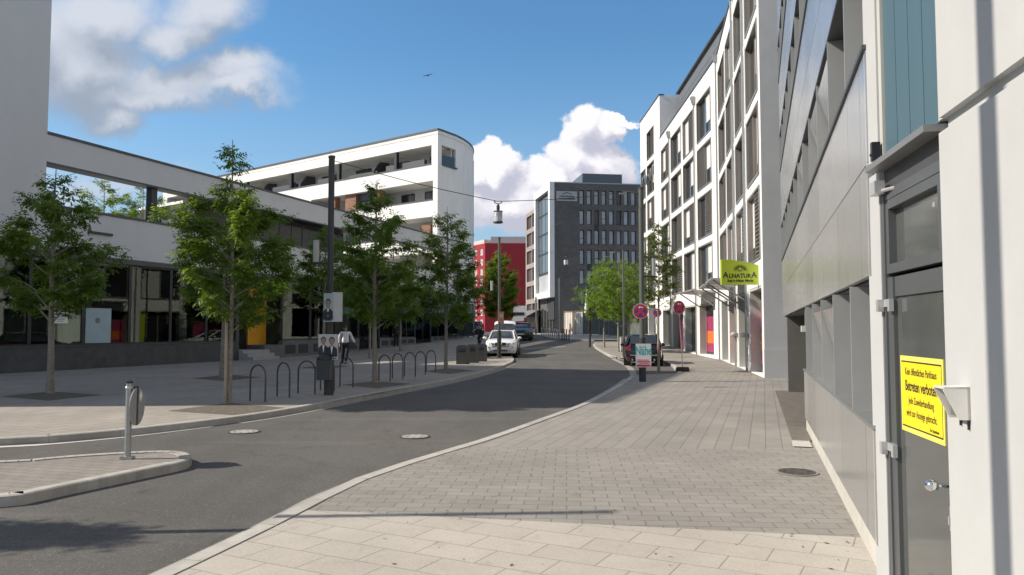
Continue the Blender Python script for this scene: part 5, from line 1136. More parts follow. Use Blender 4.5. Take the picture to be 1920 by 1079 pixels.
# ------------------------------------------------------------------ cars (local: front at y=0 facing -y, rear at y=len)
def mirror(half): return half + [(-x, z) for x, z in half[::-1] if abs(x) > 1e-6]
def car(name, label, loc, rz, paint, st, gh, Lh, front, wheels, wr, w, roof_m=None, hatch=False, rails=False):
    c = thing(name, label, 'car', loc, rz)
    rings = []
    for y, ww, zb, zt in st:
        h_ = zt - zb
        half = [(0, zt + .02), (.55 * ww, zt + .008), (.84 * ww, zt - .03), (.965 * ww, zt - .10), (ww, zb + h_ * .55), (.985 * ww, zb + h_ * .3), (.95 * ww, zb + .08), (.88 * ww, zb), (0, zb)]
        rings.append([(x, y, z) for x, z in mirror(half)])
    mb = MB(); mb.loft(rings); mb.build('body', paint, c, smooth=True, local=True)
    # greenhouse: dark glass shell with painted roof and pillars
    R_ = []
    for y, wb_, wt, zb, zr in gh: R_.append([(x, y, z) for x, z in mirror([(0, zr + .015), (wt * .7, zr + .005), (wt * .95, zr - .04), (wb_, zb), (0, zb)])])
    MB().loft(R_).build('windows', dglass, c, smooth=True, local=True)
    (y0, wb0, wt0, zb0, zr0), (y1, wb1, wt1, zb1, zr1), (y2, wb2, wt2, zb2, zr2), (y3, wb3, wt3, zb3, zr3) = gh
    rf = MB(); rr = []
    for y, wt, zr in ((y1 - .06, wt1 * .96, zr1 - .015), (y1 + .1, wt1, zr1 + .012), ((y1 + y2) / 2, wt1 * 1.0, max(zr1, zr2) + .018), (y2 - .05, wt2, zr2 + .012), (y2 + .12, wt2 * .97, zr2 - .03)): rr.append([(x, y, z) for x, z in mirror([(0, zr + .022), (wt * .7, zr + .012), (wt * .97, zr - .03), (wt * .97, zr - .06), (0, zr - .03)])])
    rf.loft(rr); rf.build('roof', roof_m or paint, c, smooth=True, local=True)
    pl = MB()
    for s in (-1, 1):
        pl.tube([(s * wb0 * .97, y0 - .03, zb0), (s * wt1 * .95, y1, zr1 - .02)], .045, 6); pl.tube([(s * wb3 * .98, y3, zb3), (s * wt2 * .95, y2, zr2 - .02)], .075, 6)
        ym = (y1 + y2) / 2; pl.tube([(s * (wb1 + .0), ym, zb1), (s * wt1 * .97, ym, zr1)], .03, 6); pl.tube([(s * wt1 * .97, y1, zr1 - .02), (s * wt1 * .99, ym, zr1), (s * wt2 * .97, y2, zr2 - .02)], .03, 6)
    pl.build('pillar', paint, c, smooth=True, local=True)
    for y in wheels:
        for s in (-1, 1):
            x0, x1 = s * (w - .22), s * (w + .012)
            MB().tube([(s * (w - .30), y, wr), (s * (w + .004), y, wr)], wr * 1.12, 24).build('wheel_arch', black, c, local=True)
            wh = MB(); wh.tube([(x0, y, wr), (x1, y, wr)], wr, 24); wh = wh.build('wheel', rubber, c, local=True)
            rm = MB(); rm.tube([(x1, y, wr), (x1 + s * .008, y, wr)], wr * .68, 20)
            rm.build('rim', galv, wh, local=True)
            sp = MB()
            for k in range(5): a = 2 * math.pi * k / 5 + .3; sp.tube([(x1 + s * .012, y, wr), (x1 + s * .012, y + math.cos(a) * wr * .6, wr + math.sin(a) * wr * .6)], .022, 5)
            sp.build('spoke', darkmetal, wh, local=True)
    for s in (-1, 1):
        ym = y0 + .28; mb = MB(); mb.ell((s * (w + .10), ym, zb0 + .08), (.12, .07, .085), 10, 8); mb.tube([(s * (w - .05), ym, zb0 + .03), (s * (w + .05), ym, zb0 + .06)], .025, 6); mb.build('mirror', paint, c, smooth=True, local=True)
        for k, yy in enumerate(((y1 + y2) / 2 - .12, (y1 + y2) / 2 + .75)): MB().box(s * (w + .0) - .014, s * (w + .0) + .014, yy, yy + .17, zb1 - .12, zb1 - .09).build('door_handle', paint, c, local=True)
    if rails:
        for s in (-1, 1): MB().tube([(s * wt1 * .86, y1 + .1, zr1 + .03), (s * wt1 * .88, y1 + .2, zr1 + .075), (s * wt1 * .88, y2 - .1, zr2 + .07), (s * wt1 * .86, y2, zr2 + .03)], .018, 6).build('roof_rail', galv, c, smooth=True, local=True)
    return c
wpaint = M('car_white', (.74, .75, .76), .22, 0, .02, 1, coat=.6); kpaint = M('car_black', (.014, .014, .017), .18, .2, .1, 1, coat=.8); gpaint = M('car_dark_blue', (.03, .035, .045), .2, .3, .1, 1, coat=.6)
lampm = M('headlight_glass', (.30, .32, .34), .08, .3, .15, 12, spec=.9); tailm = M('tail_light', (.20, .008, .014), .15, 0, .1, 12); platem = M('number_plate', (.62, .62, .60), .5)
suv_st = [(0, .66, .42, .80), (.05, .78, .32, .88), (.18, .87, .26, .95), (.55, .93, .23, 1.03), (1.15, .94, .22, 1.09), (1.5, .94, .22, 1.12), (3.7, .94, .22, 1.16), (4.35, .91, .26, 1.14), (4.6, .84, .34, 1.06), (4.66, .72, .45, .9)]
suv_gh = [(1.15, .80, .70, 1.05, 1.08), (2.0, .86, .66, 1.08, 1.56), (3.5, .85, .63, 1.1, 1.57), (4.35, .78, .66, 1.1, 1.14)]
def front_suv(c):
    for s in (-1, 1):
        MB().plate([(s * .06, -.03, .70), (s * .31, -.005, .70), (s * .33, .0, .86), (s * .10, -.02, .88)], (0, -1, 0), .03).build('grille', black, c, local=True)
        mb = MB(); mb.tube([(s * .05, -.05, .69), (s * .32, -.03, .69), (s * .345, -.02, .865), (s * .09, -.045, .89), (s * .05, -.05, .69)], .012, 5); mb.build('grille_surround', steel, c, local=True)
        hl_ = MB().plate([(s * .40, .015, .73), (s * .74, .10, .76), (s * .80, .16, .86), (s * .40, .03, .85)], (0, -1, 0), .05).build('headlight', black, c, local=True)
        for x in (.49, .64): MB().disc((s * x, -.02 + (x - .4) * .25, .80), (0, -1, 0), .042, .02, 14, .026).build('lamp_ring', white, hl_, local=True)
        MB().plate([(s * .47, .045, .38), (s * .78, .14, .36), (s * .80, .15, .53), (s * .66, .06, .50)], (0, -1, 0), .06).build('air_intake', black, c, local=True)
        MB().disc((s * .68, .02, .60), (0, -1, 0), .045, .03, 12).build('fog_light', lampm, c, local=True)
    MB().plate([(-.40, -.012, .37), (.40, -.012, .37), (.44, .0, .46), (-.44, .0, .46)], (0, -1, 0), .03).build('air_intake', black, c, local=True)
    MB().box(-.30, .30, -.045, -.02, .52, .63).build('number_plate', platem, c, local=True)
    MB().plate([(-.52, .02, .63), (.52, .02, .63), (.52, .02, .66), (-.52, .02, .66)], (0, -1, 0), .03).build('bumper_groove', black, c, local=True)
    b = MB(); b.disc((0, -.005, .93), (0, -.8, .6), .045, .008, 18); b.build('badge', M('badge_dark', (.05, .06, .10), .3), c, local=True); b = MB(); b.disc((0, -.012, .935), (0, -.8, .6), .045, .006, 18, .036); b.build('badge_ring', steel, c, local=True)
    # raised tailgate
    tg = MB(); rr = []
    for k in range(7):
        u = k / 6; y = 3.55 + u * 1.0; z = 1.60 + .55 * math.sin(u * 1.45); wv = .64 + .03 * u
        rr.append([(x, y, zz) for x, zz in ((-wv, z - .06), (-wv * .8, z + .02), (0, z + .05), (wv * .8, z + .02), (wv, z - .06), (wv * .8, z - .03), (0, z), (-wv * .8, z - .03))])
    tg.loft(rr[3:]); tg = tg.build('tailgate', wpaint, c, smooth=True, local=True); MB().loft(rr[:4]).build('tailgate_glass', dglass, tg, smooth=True, local=True)
    MB().box(-.55, .55, 4.30, 4.36, 1.15, 1.62).build('boot_opening', black, c, local=True)
p = gp(939, 667, ROADZ)
sv = car('parked_car', 'white off roader with its tailgate raised, facing the camera in the left bay', (-.66, 44.6, ROADZ + hgt(46)), R(-3), wpaint, suv_st, suv_gh, 4.66, None, (.92, 3.72), .37, .94); front_suv(sv)
hat_st = [(0, .62, .34, .66), (.06, .74, .24, .74), (.25, .84, .2, .80), (.9, .88, .18, .88), (1.3, .89, .18, .92), (3.3, .89, .18, .96), (3.95, .86, .22, .96), (4.2, .80, .3, .90), (4.26, .70, .38, .78)]
hat_gh = [(1.0, .82, .66, .87, .90), (1.85, .87, .68, .9, 1.43), (3.5, .86, .66, .93, 1.45), (4.15, .80, .70, .93, .97)]
def rear_hatch(c):
    for s in (-1, 1):
        MB().plate([(s * .56, 4.235, .74), (s * .80, 4.15, .74), (s * .82, 4.05, .96), (s * .60, 4.17, .95)], (0, 1, 0), .05).build('tail_light', tailm, c, local=True)
        MB().tube([(s * .5, 4.2, .3), (s * .5, 4.29, .3)], .04, 10).build('exhaust', steel, c, local=True)
        MB().plate([(s * .62, 4.26, .36), (s * .78, 4.22, .36), (s * .78, 4.22, .42), (s * .62, 4.26, .42)], (0, 1, 0), .02).build('reflector', tailm, c, local=True)
        MB().plate([(s * .42, .03, .62), (s * .70, .10, .62), (s * .74, .16, .72), (s * .42, .04, .70)], (0, -1, 0), .04).build('headlight', lampm, c, local=True)
    MB().plate([(-.64, 4.17, 1.02), (.62, 4.15, 1.02), (.58, 3.62, 1.38), (-.58, 3.62, 1.38)], (0, .55, .83), .02).build('rear_window', dglass, c, local=True)
    MB().box(-.26, .26, 4.25, 4.275, .62, .73).build('number_plate', platem, c, local=True); MB().box(-.62, .62, 4.235, 4.262, .50, .53).build('bumper_trim', steel, c, local=True)
    MB().tube([(0, 4.12, 1.0), (.25, 4.02, 1.07)], .012, 5).build('wiper', black, c, local=True)
    MB().disc((0, 4.235, .82), (0, 1, 0), .045, .015, 16).build('badge', steel, c, local=True)
    MB().box(-.5, .5, -.01, .03, .4, .52).build('grille', black, c, local=True)
hz = R(180 - 9)
def rot_loc(cx, cy, L_): d = Vector((math.sin(R(9)), math.cos(R(9)))); return (cx + d.x * L_, cy + d.y * L_)
A, B = gp(1173, 688, ROADZ), gp(1247, 689, ROADZ); cx = (A.x + B.x) / 2; cy = A.y + .2; fx, fy_ = rot_loc(cx, cy, 4.26)
hb = car('parked_car', 'black hatchback seen from behind in the right parking bay', (fx, fy_, ROADZ), hz, kpaint, hat_st, hat_gh, 4.26, None, (.85, 3.42), .33, .89, rails=True); rear_hatch(hb)
for x, y, lab, pm in ((.75, 66, 'dark car parked behind the white off roader', gpaint), (-4.6, 92, 'dark car standing far down the street left of the big tree', kpaint)):
    q = car('parked_car', lab, (x, y, (ROADZ if x > 0 else 0) + hgt(y)), R(-3), pm, suv_st, suv_gh, 4.66, None, (.92, 3.72), .37, .94)
    for s in (-1, 1): MB().plate([(s * .40, .015, .73), (s * .74, .10, .76), (s * .80, .16, .86), (s * .40, .03, .85)], (0, -1, 0), .05).build('headlight', lampm, q, local=True)
    MB().box(-.30, .30, -.045, -.02, .52, .63).build('number_plate', platem, q, local=True); MB().plate([(-.32, -.02, .70), (.32, -.02, .70), (.34, 0, .86), (-.34, 0, .86)], (0, -1, 0), .03).build('grille', black, q, local=True)
# utility cabinet seen past the black car
vp = gp(1164, 660, 0); vn = thing('street_cabinet', 'white graffiti covered utility cabinet left of the black hatchback', 'cabinet', (vp.x, vp.y, vp.z)); x, y, zc_ = vp.x + .27, vp.y, vp.z
MB().box(x - .27, x + .27, y, y + .4, zc_ + .08, zc_ + .95).build('body', M('cabinet_pale', (.60, .58, .55), .6, 0, .15, 5), vn); MB().box(x - .3, x + .3, y - .03, y + .43, zc_ + .95, zc_ + 1.0).build('lid', galv, vn); MB().box(x - .26, x + .26, y + .02, y + .38, zc_ - .02, zc_ + .08).build('base', concrete, vn); MB().box(x - .18, x + .15, y - .004, y, zc_ + .35, zc_ + .6).build('scrawl', M('scrawl_red', (.5, .15, .14), .6), vn)

# ------------------------------------------------------------------ people
def skinned(name, verts, edges_, radii, mat, parent, sub=2, root=0):
    me = bpy.data.meshes.new(name); me.from_pydata([tuple(v) for v in verts], edges_, []); me.materials.append(mat)
    o = bpy.data.objects.new(name, me); COL.objects.link(o); o.parent = parent; WM[o] = WM[parent].copy()
    sk = o.modifiers.new('skin', 'SKIN'); sk.use_smooth_shade = True; sk.branch_smoothing = .6
    lay = me.skin_vertices[0].data
    for i, r in enumerate(radii): lay[i].radius = (r if isinstance(r, tuple) else (r, r)); lay[i].use_root = (i == root)
    sb = o.modifiers.new('sub', 'SUBSURF'); sb.levels = sub; sb.render_levels = sub
    dg = bpy.context.evaluated_depsgraph_get(); dg.update(); me2 = bpy.data.meshes.new_from_object(o.evaluated_get(dg)); o.modifiers.clear(); o.data = me2; me2.name = name
    me2.materials.clear(); me2.materials.append(mat); me2.shade_smooth()
    return o
skin = M('skin', (.42, .26, .19), .55, 0, .08, 12); hairm = M('hair_grey_brown', (.05, .04, .035), .7, 0, .3, 40); shirt_w = M('shirt_white', (.80, .80, .84), .85, 0, .06, 8, .2, 30); trous = M('trousers_dark', (.018, .02, .026), .9, 0, .15, 8); shoe = M('shoe_black', (.015, .014, .014), .5); darkc = M('dark_clothes', (.025, .025, .03), .9, 0, .15, 8)
def person(label, loc, rz, J, top_m, leg_m, sleeves=True, group=None, bag=False):
    """J: joint positions in metres; the figure faces -y"""
    c = thing('person', label, 'person', loc, rz, group); V = {k: Vector(v) for k, v in J.items()}
    names = ['pelvis', 'waist', 'chest', 'neck', 'jaw', 'head', 'crown', 'nose', 'sh_l', 'el_l', 'wr_l', 'pa_l', 'sh_r', 'el_r', 'wr_r', 'pa_r', 'hp_l', 'kn_l', 'an_l', 'to_l', 'hp_r', 'kn_r', 'an_r', 'to_r']
    rad = {'pelvis': (.115, .085), 'waist': (.10, .075), 'chest': (.11, .08), 'neck': .05, 'jaw': (.068, .078), 'head': (.096, .112), 'crown': (.068, .076), 'nose': .016, 'sh_l': .042, 'el_l': .042, 'wr_l': .027, 'pa_l': (.034, .018), 'sh_r': .042, 'el_r': .042, 'wr_r': .027, 'pa_r': (.034, .018), 'hp_l': .088, 'kn_l': .056, 'an_l': .038, 'to_l': .03, 'hp_r': .088, 'kn_r': .056, 'an_r': .038, 'to_r': .03}
    ed = [('pelvis', 'waist'), ('waist', 'chest'), ('chest', 'neck'), ('neck', 'jaw'), ('jaw', 'head'), ('head', 'crown'), ('head', 'nose'), ('chest', 'sh_l'), ('sh_l', 'el_l'), ('el_l', 'wr_l'), ('wr_l', 'pa_l'), ('chest', 'sh_r'), ('sh_r', 'el_r'), ('el_r', 'wr_r'), ('wr_r', 'pa_r'), ('pelvis', 'hp_l'), ('hp_l', 'kn_l'), ('kn_l', 'an_l'), ('an_l', 'to_l'), ('pelvis', 'hp_r'), ('hp_r', 'kn_r'), ('kn_r', 'an_r'), ('an_r', 'to_r')]
    vs = [V[k] for k in names]; rr = [rad[k] for k in names]; E = [(names.index(a), names.index(b)) for a, b in ed]
    for s in ('l', 'r'):
        d = (V['pa_' + s] - V['wr_' + s]).normalized(); side = Vector((0, 1, 0)) - d * d.y; side.normalize(); pi = names.index('pa_' + s); sg = 1 if s == 'l' else -1
        for k, (o_, l_) in enumerate(((-.030, .062), (-.010, .074), (.010, .070), (.028, .054))):
            b0 = V['pa_' + s] + d * .035 + side * o_; m1 = b0 + d * l_ * .5; m2 = b0 + d * l_ * .9 + Vector((-.012 * sg, 0, 0)); i0 = len(vs); vs += [b0, m1, m2]; rr += [.009, .0085, .0075]; E += [(pi, i0), (i0, i0 + 1), (i0 + 1, i0 + 2)]
        b0 = V['wr_' + s] + d * .03 - side * .034; i0 = len(vs); vs += [b0, b0 + d * .04 - side * .012]; rr += [.010, .009]; E += [(names.index('wr_' + s), i0), (i0, i0 + 1)]
    skinned('body', vs, E, rr, skin, c, 1)
    V['hem'] = V['pelvis'] + Vector((0, 0, -.06)); V['yoke'] = V['chest'].lerp((V['sh_l'] + V['sh_r']) / 2, .85)
    tn = ['hem', 'waist', 'chest', 'yoke', 'neckb', 'sh_l', 'el_l', 'cu_l', 'sh_r', 'el_r', 'cu_r']; V['neckb'] = V['chest'].lerp(V['neck'], .80)
    for s in 'lr': V['cu_' + s] = V['el_' + s].lerp(V['wr_' + s], .9 if sleeves else .1)
    tr = [(.185, .135), (.178, .132), (.195, .145), (.175, .125), .068, .078, .062, .046, .078, .062, .046]
    te = [(0, 1), (1, 2), (2, 3), (3, 4), (3, 5), (5, 6), (6, 7), (3, 8), (8, 9), (9, 10)]
    skinned('shirt', [V[k] for k in tn], te, tr, top_m, c, 1)
    ln = ['pelvis', 'hp_l', 'kn_l', 'an_l', 'hp_r', 'kn_r', 'an_r']; skinned('trousers', [V[k] for k in ln], [(0, 1), (1, 2), (2, 3), (0, 4), (4, 5), (5, 6)], [(.14, .11), .112, .084, .068, .112, .084, .068], leg_m, c, 1)
    for s in 'lr':
        a, t = V['an_' + s], V['to_' + s]; mb = MB(); m_ = a.lerp(t, .55); d = (t - a).normalized(); mb.tube([a - d * .05 - Vector((0, 0, .045)), a - Vector((0, 0, .03)), m_ - Vector((0, 0, .015)), t, t + d * .05], [.03, .05, .052, .042, .015], 10); mb.build('shoe', shoe, c, smooth=True, local=True)
    hd = V['head']; mb = MB(); mb.ell(hd + Vector((0, .03, .05)), (.090, .092, .082), 14, 10); mb.build('hair', hairm, c, smooth=True, local=True)
    f = MB()
    for s in (-1, 1): f.ell(hd + Vector((s * .032, -.086, .008)), (.011, .007, .007), 8, 6)
    f.build('eye', black, c, local=True); mb = MB(); mb.ell(V['jaw'] + Vector((0, -.062, .015)), (.024, .008, .007), 8, 6); mb.build('mouth', M('lips', (.30, .12, .10), .6), c, local=True)
    mb = MB()
    for s in (-1, 1): mb.ell(hd + Vector((s * .088, .012, -.005)), (.012, .02, .03), 8, 6)
    mb.build('ear', skin, c, smooth=True, local=True)
    if bag: MB().box(-.12, .12, .12, .24, 1.0, 1.42).build('backpack', darkc, c, local=True)
    return c
H0 = dict(pelvis=(0, 0, .95), waist=(0, .0, 1.13), chest=(0, .01, 1.33), neck=(0, .0, 1.50), jaw=(0, -.012, 1.575), head=(0, -.0, 1.655), crown=(0, .012, 1.715), nose=(0, -.105, 1.64),
          sh_l=(.20, .01, 1.455), el_l=(.27, .04, 1.13), wr_l=(.27, -.06, .90), pa_l=(.27, -.09, .83), sh_r=(-.20, .01, 1.455), el_r=(-.27, .04, 1.13), wr_r=(-.26, -.05, .90), pa_r=(-.26, -.08, .83),
          hp_l=(.095, 0, .90), kn_l=(.10, -.02, .49), an_l=(.10, .02, .09), to_l=(.11, -.13, .045), hp_r=(-.095, 0, .90), kn_r=(-.10, -.02, .49), an_r=(-.10, .02, .09), to_r=(-.11, -.13, .045))
walk = dict(H0); walk.update(el_l=(.33, .02, 1.16), wr_l=(.43, -.12, .97), pa_l=(.46, -.16, .92), el_r=(-.27, .13, 1.15), wr_r=(-.25, .12, .92), pa_r=(-.25, .10, .85), kn_l=(.06, -.20, .52), an_l=(-.02, -.30, .10), to_l=(-.04, -.44, .07), kn_r=(-.09, .05, .48), an_r=(-.08, .24, .13), to_r=(-.09, .16, .045), head=(.0, -.012, 1.655))
p = gp(647, 682.5); person('man in a white shirt and dark trousers walking across the left plaza', (p.x, p.y, p.z), R(20), walk, shirt_w, trous)
p = gp(743, 650.5); st_ = dict(H0); st_.update(wr_l=(.14, -.17, 1.05), pa_l=(.08, -.2, 1.06), el_l=(.28, .02, 1.13)); person('person in dark clothes standing near the shop door between the trees', (p.x, p.y, p.z), R(15), st_, darkc, trous)
p = Vector((-2.05, 49.5, hgt(49.5))); st_ = dict(H0); st_.update(el_r=(-.30, -.1, 1.2), wr_r=(-.26, -.3, 1.3), pa_r=(-.24, -.36, 1.33), kn_l=(.10, -.1, .5), an_l=(.12, .0, .09), to_l=(.12, -.14, .045)); person('person in black standing at the left side of the white off roader', p, R(-60), st_, darkc, trous)

# ------------------------------------------------------------------ trees
leafA = LEAF('ash_leaf', (.06, .11, .024), (.18, .265, .038), .48); leafB = LEAF('bright_leaf', (.075, .14, .018), (.19, .29, .032), .42); leafC = LEAF('sparse_leaf', (.05, .08, .02), (.13, .17, .04))
def tree(label, base, h_, prof, seed, n, leaf, lsize=.125, trunk=.05, clear=None, nl=26, group=None, leaflets=7, stake=None, lean=(0, 0), droop=.35):
    """prof: (height, radius) pairs of the crown envelope above the base"""
    rn = random.Random(seed); b = Vector(base); t = thing('tree', label, 'tree', b, 0, group)
    zc = clear or prof[0][0]
    def rad(z):
        for (z0, r0), (z1, r1) in zip(prof, prof[1:]):
            if z0 <= z <= z1: return r0 + (r1 - r0) * (z - z0) / max(1e-6, z1 - z0)
        return 0
    mb = MB(); ax = []; ph = rn.uniform(0, 6)
    for k in range(13):
        u = k / 12; ax.append(Vector((math.sin(u * 5 + ph) * .03 * h_ * .12 + lean[0] * u, math.cos(u * 4 + ph) * .03 * h_ * .12 + lean[1] * u, u * h_ * .985)))
    def axis(z): u = min(1, z / (h_ * .985)) * 12; i = min(11, int(u)); return ax[i].lerp(ax[i + 1], u - i)
    mb.tube(ax, [trunk * (1.25 if k == 0 else 1.0) * (1 - .92 * (k / 12) ** 1.1) + .004 for k in range(13)], 9)
    tips = []; wts = []
    zs = [zc + (h_ * .97 - zc) * (i + .5) / 60 for i in range(60)]; ww = [rad(z) + .12 for z in zs]; cum = [sum(ww[:i + 1]) for i in range(60)]; lev = []
    for k in range(nl):
        q = cum[-1] * (k + rn.random()) / nl; lev.append(next(z for z, c_ in zip(zs, cum) if c_ >= q) + rn.uniform(-.05, .05))
    for k in range(nl):
        z = lev[k]; a = k * 2.4 + rn.uniform(-.5, .5); rr = rad(min(z + .35, h_ - .05)) * rn.uniform(.72, 1.08)
        st_ = axis(max(.3, z - rr * .35)); en = axis(z) + Vector((math.cos(a) * rr, math.sin(a) * rr, rr * rn.uniform(.05, .3)))
        mid = st_.lerp(en, .5) + Vector((rn.uniform(-.05, .05), rn.uniform(-.05, .05), .07 * rr + .02)); r0 = trunk * .32 * (1 - .6 * z / h_)
        mb.tube([st_, mid, en], [r0 + .004, r0 * .6 + .003, .004], 5, cap=False)
        for q in range(4):
            u = rn.uniform(.3, .95); p0 = st_.lerp(mid, u * 2) if u < .5 else mid.lerp(en, u * 2 - 1); d = Vector((math.cos(a + rn.uniform(-1.3, 1.3)), math.sin(a + rn.uniform(-1.3, 1.3)), rn.uniform(-.2, .8))) * rr * rn.uniform(.25, .5); mb.tube([p0, p0 + d], [.006, .003], 4, cap=False); tips.append((p0, p0 + d))
        tips.append((mid, en)); tips.append((st_.lerp(mid, .6), mid))
    mb.tube([axis(h_ * .9), axis(h_ * .985)], .005, 4, cap=False); tips += [(axis(h_ * (.80 + .03 * k)), axis(h_ * (.83 + .03 * k))) for k in range(5)]
    tr = mb.build('trunk', bark, t, smooth=True, local=True, recalc=False)
    cumw = []; acc = 0
    for p0, p1 in tips: acc += (p1 - p0).length * rn.choice((.35, 1, 1, 1.6)) + .02; cumw.append(acc)
    vs, fs = [], []
    for _ in range(n):
        p0, p1 = rn.choices(tips, cum_weights=cumw)[0]; p = p0.lerp(p1, rn.random() ** .7) + Vector((rn.gauss(0, .05), rn.gauss(0, .05), rn.gauss(0, .05)))
        out = Vector((p.x, p.y, 0)) - Vector((axis(min(p.z, h_ * .98)).x, axis(min(p.z, h_ * .98)).y, 0)); out = out.normalized() if out.length > .02 else Vector((rn.gauss(0, 1), rn.gauss(0, 1), 0)).normalized()
        d = (out * rn.uniform(.2, 1) + Vector((rn.gauss(0, .55), rn.gauss(0, .55), rn.uniform(-.55, .45)))).normalized()
        up = Vector((rn.gauss(0, .35), rn.gauss(0, .35), 1)); sd = d.cross(up).normalized(); nrm = sd.cross(d)
        L_ = lsize * rn.uniform(1.5, 2.3)
        for k in range(leaflets):
            if k == leaflets - 1: q, dd = p + d * L_, d
            else:
                sg = 1 if k % 2 else -1; q = p + d * L_ * (.3 + .65 * (k // 2) / max(1, leaflets // 2)); dd = (d * .55 + sd * sg + nrm * -.15).normalized()
            dd = (dd + Vector((0, 0, -droop * rn.random()))).normalized()
            l_ = lsize * rn.uniform(.65, 1.0); w_ = l_ * .20; w2 = dd.cross(nrm).normalized() * w_; i = len(vs)
            vs += [q, q + dd * l_ * .45 + w2 - nrm * .008, q + dd * l_ - Vector((0, 0, l_ * .15)), q + dd * l_ * .45 - w2 - nrm * .008]; fs.append((i, i + 1, i + 2, i + 3))
    me = bpy.data.meshes.new('crown'); me.from_pydata([tuple(v) for v in vs], [], fs); me.materials.append(leaf); o = bpy.data.objects.new('crown', me); COL.objects.link(o); o.parent = t; WM[o] = WM[t].copy()
    if stake:
        x, y, hh = stake; MB().tube([(x, y, -.05), (x, y, hh)], .035, 8).build('stake', wood, t, local=True); MB().tube([(x, y, hh - .15), (x * .2, y * .2, hh - .12)], .015, 6).build('tie', rubber, t, local=True)
    return t
G = 'young ash trees on the left plaza'
T = lambda px, py: gp(px, py)
tree('dark shaded ash tree at the far left before the shop windows', T(92, 738), 5.75, [(1.7, .3), (2.0, .95), (3.0, 1.25), (4.2, 1.2), (4.9, .8), (5.75, .14)], 21, 2275, leafA, 0.140, .085, 2.0, 30, G)
tree('tall ash tree with a narrow leading shoot, third from the left edge, at the kerb', T(429, 757), 5.85, [(1.6, .3), (1.9, .85), (2.6, 1.08), (3.6, 1.2), (4.3, 1.0), (4.65, .6), (4.85, .22), (5.3, .34), (5.85, .12)], 22, 2653, leafA, 0.124, .055, 1.85, 34, G, stake=(-.05, -.08, 1.75))
tree('ash tree directly behind the tall kerbside one with the leading shoot', T(416, 709), 6.0, [(1.7, .3), (2.2, 1.0), (3.2, 1.25), (4.4, 1.2), (5.2, .6), (6.0, .12)], 23, 2123, leafA, 0.140, .075, 2.0, 28, G)
tree('ash tree behind the dark lamp post with posters', T(607, 689.5), 6.2, [(2.3, .3), (2.8, .95), (3.8, 1.2), (4.9, .9), (6.2, .1)], 24, 1364, leafA, 0.162, .07, 2.6, 24, G)
tree('ash tree with a sunlit crown standing between the two rows of bike hoops', T(702, 718), 6.25, [(1.45, .3), (1.9, 1.0), (2.8, 1.2), (4.0, 1.2), (4.8, .9), (5.4, .5), (6.25, .18)], 25, 2501, leafA, 0.146, .075, 1.8, 34, G)
tree('slim ash tree in front of the rounded white block', T(837, 694), 6.6, [(1.5, .3), (2.0, 1.0), (3.2, 1.2), (4.4, 1.2), (5.3, .75), (6.0, .5), (6.6, .15)], 26, 1971, leafA, 0.162, .07, 1.9, 32, G)
tree('thin ash tree behind the tree between the bike hoop rows', T(694, 673), 6.0, [(1.9, .3), (2.4, 1.0), (3.8, 1.2), (5, .8), (6.0, .1)], 27, 1061, leafA, 0.194, .07, 2.2, 22, G)
tree('ash tree beside the person in dark clothes near the shop door', T(750, 659), 6.3, [(2.3, .3), (2.8, 1.2), (4.0, 1.35), (5.2, .9), (6.3, .1)], 28, 1061, leafA, 0.216, .07, 2.6, 22, G)
c = Vector((-23.9, 45, 6.1)); tree('shrubby tree on the roof terrace, left of the steel column', c, 4.5, [(.4, .3), (1.2, 1.3), (2.6, 1.6), (3.7, 1.1), (4.5, .1)], 31, 636, leafA, 0.184, .06, .8, 16, 'roof terrace trees')
c = Vector((-21.9, 45.6, 6.1)); tree('shrubby tree on the roof terrace, just beside the steel column', c, 4.3, [(.4, .3), (1.0, 1.4), (2.4, 1.7), (3.5, 1.1), (4.3, .1)], 32, 726, leafA, 0.184, .06, .6, 16, 'roof terrace trees')
tree('big green tree behind the white off roader in front of the red block', Vector((-1.4, 92, 1)), 10.2, [(1.6, .3), (2.3, 1.6), (4.0, 2.3), (6.0, 2.2), (7.8, 1.6), (9.0, 1.0), (10.2, .25)], 33, 5200, leafB, .27, .13, 1.9, 44, leaflets=5)
GR = 'round sunlit trees on the right'
b1 = T(1133, 652); tree('round bright green tree at the right kerb, left of the lamp post', b1, 6.7, [(1.9, .3), (2.3, 1.2), (3.6, 1.6), (5.0, 1.35), (6.1, .7), (6.7, .15)], 34, 1700, leafB, .19, .06, 2.0, 40, GR, leaflets=5)
b2 = T(1160, 660); tree('round bright green tree on the build out, touching the lamp post', b2, 6.2, [(1.8, .3), (2.2, 1.3), (3.6, 1.7), (5.0, 1.4), (5.8, .8), (6.2, .2)], 35, 1900, leafB, .17, .06, 1.9, 40, GR, leaflets=5)
b3 = Vector((8.1, 54, hgt(54))); tree('round bright green tree behind the other two by the mesh fence', b3, 6.4, [(1.8, .3), (2.2, 1.3), (3.6, 1.7), (5.0, 1.4), (6.0, .7), (6.4, .2)], 36, 1500, leafB, .19, .06, 1.9, 36, GR, leaflets=5)
b4 = gp(1236, 698); tree('thin sapling with sparse leaves before the white street building', b4, 5.9, [(2.1, .15), (2.7, .6), (3.4, .85), (4.3, .7), (5.2, .42), (5.9, .12)], 37, 950, leafC, .12, .048, 2.6, 26, lean=(.02, 0))
tree('young tree at the far left kerb near the red block', Vector((-5.2, 96, 1)), 6, [(2, .3), (2.6, 1.2), (4, 1.4), (5.2, .8), (6, .1)], 38, 500, LEAF('red_leaf', (.10, .03, .03), (.2, .06, .05)), .26, .07, 2.2, 20, leaflets=5)
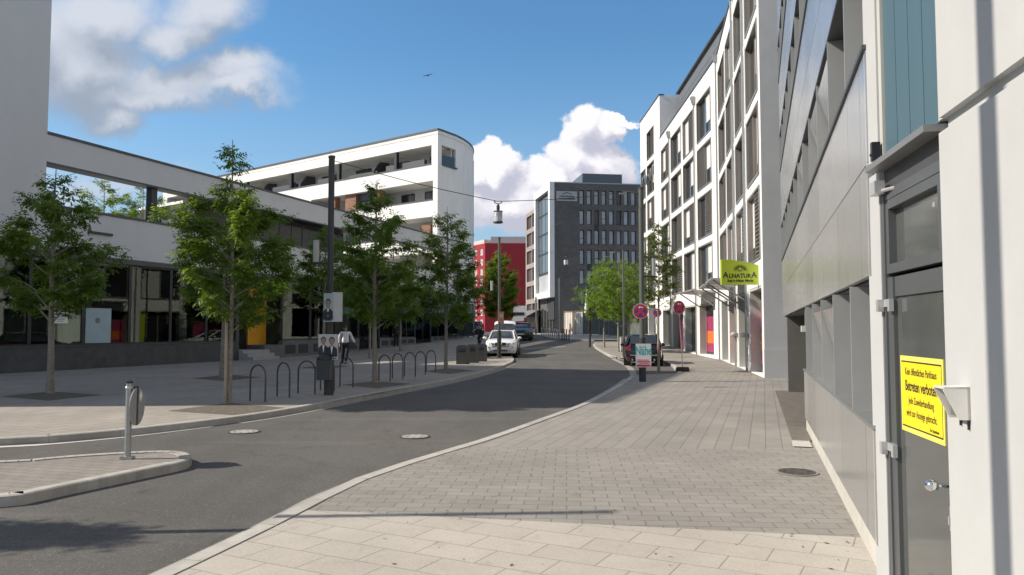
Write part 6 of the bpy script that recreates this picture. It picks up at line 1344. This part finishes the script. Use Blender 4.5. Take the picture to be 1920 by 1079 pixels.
# beyond the left edge of the view; its shadow lies across the road in the foreground
tree('young tree on the traffic island left of the camera', Vector((-9.4, 6.05, 0)), 4.9, [(2.3, .2), (2.7, .4), (3.4, .5), (4.2, .34), (4.9, .1)], 39, 1364, leafA, 0.140, .06, 2.5, 24)
# low pale wall and people far away at the street's end are too small to tell apart; a white barrier stands there
wl = thing('barrier', 'low white barrier at the far left end of the street', 'barrier', at(890, 624, 95)); a, b = at(878, 626, 95), at(900, 626, 95)
mb = MB(); mb.box(a.x, b.x, 95, 95.3, .95, 2.0); mb.build('panel', white, wl); mb = MB()
for k in range(3): x = a.x + (b.x - a.x) * (k + .5) / 3; mb.box(x - .3, x + .3, 94.9, 95.4, .9, 1.1)
mb.build('foot', concrete, wl)
pc = at(877, 610, 70); r = thing('marker_post', 'white marker post at the corner of the rounded white block', 'post', (pc.x, 70, hgt(70))); MB().box(pc.x - .06, pc.x + .06, 69.94, 70.06, hgt(70) + .3, hgt(70) + 2.3).build('post', white, r); MB().box(pc.x - .07, pc.x + .07, 69.93, 70.07, hgt(70), hgt(70) + .3).build('base', black, r)

# fallen leaves and grit lying about on the near pavement
rn = random.Random(77); mb = MB()
for k in range(150):
    x, y = rn.uniform(-1.4, 3.6), rn.uniform(4.6, 13) if k % 3 else rn.uniform(4.6, 7)
    if PG.n.dot(Vector((x, y, 0)) - PG.o) < .06 and y > 5: continue
    a = rn.uniform(0, 6.3); l_ = rn.uniform(.008, .026); w_ = l_ * rn.uniform(.2, .5); ca, sa = math.cos(a) , math.sin(a)
    if y < 6.56 - .2 * x and x < -1.2: continue
    mb.add([(x - ca * l_, y - sa * l_, .0105), (x + sa * w_, y - ca * w_, .014), (x + ca * l_, y + sa * l_, .016), (x - sa * w_, y + ca * w_, .012)], [(0, 1, 2, 3)])
o = mb.build('fallen_leaves', M('dry_leaf', (.10, .075, .04), .8, 0, .4, 30), recalc=False); tag(o, 'dry leaf bits and grit scattered over the near pavement slabs', 'fallen leaves', kind='stuff')
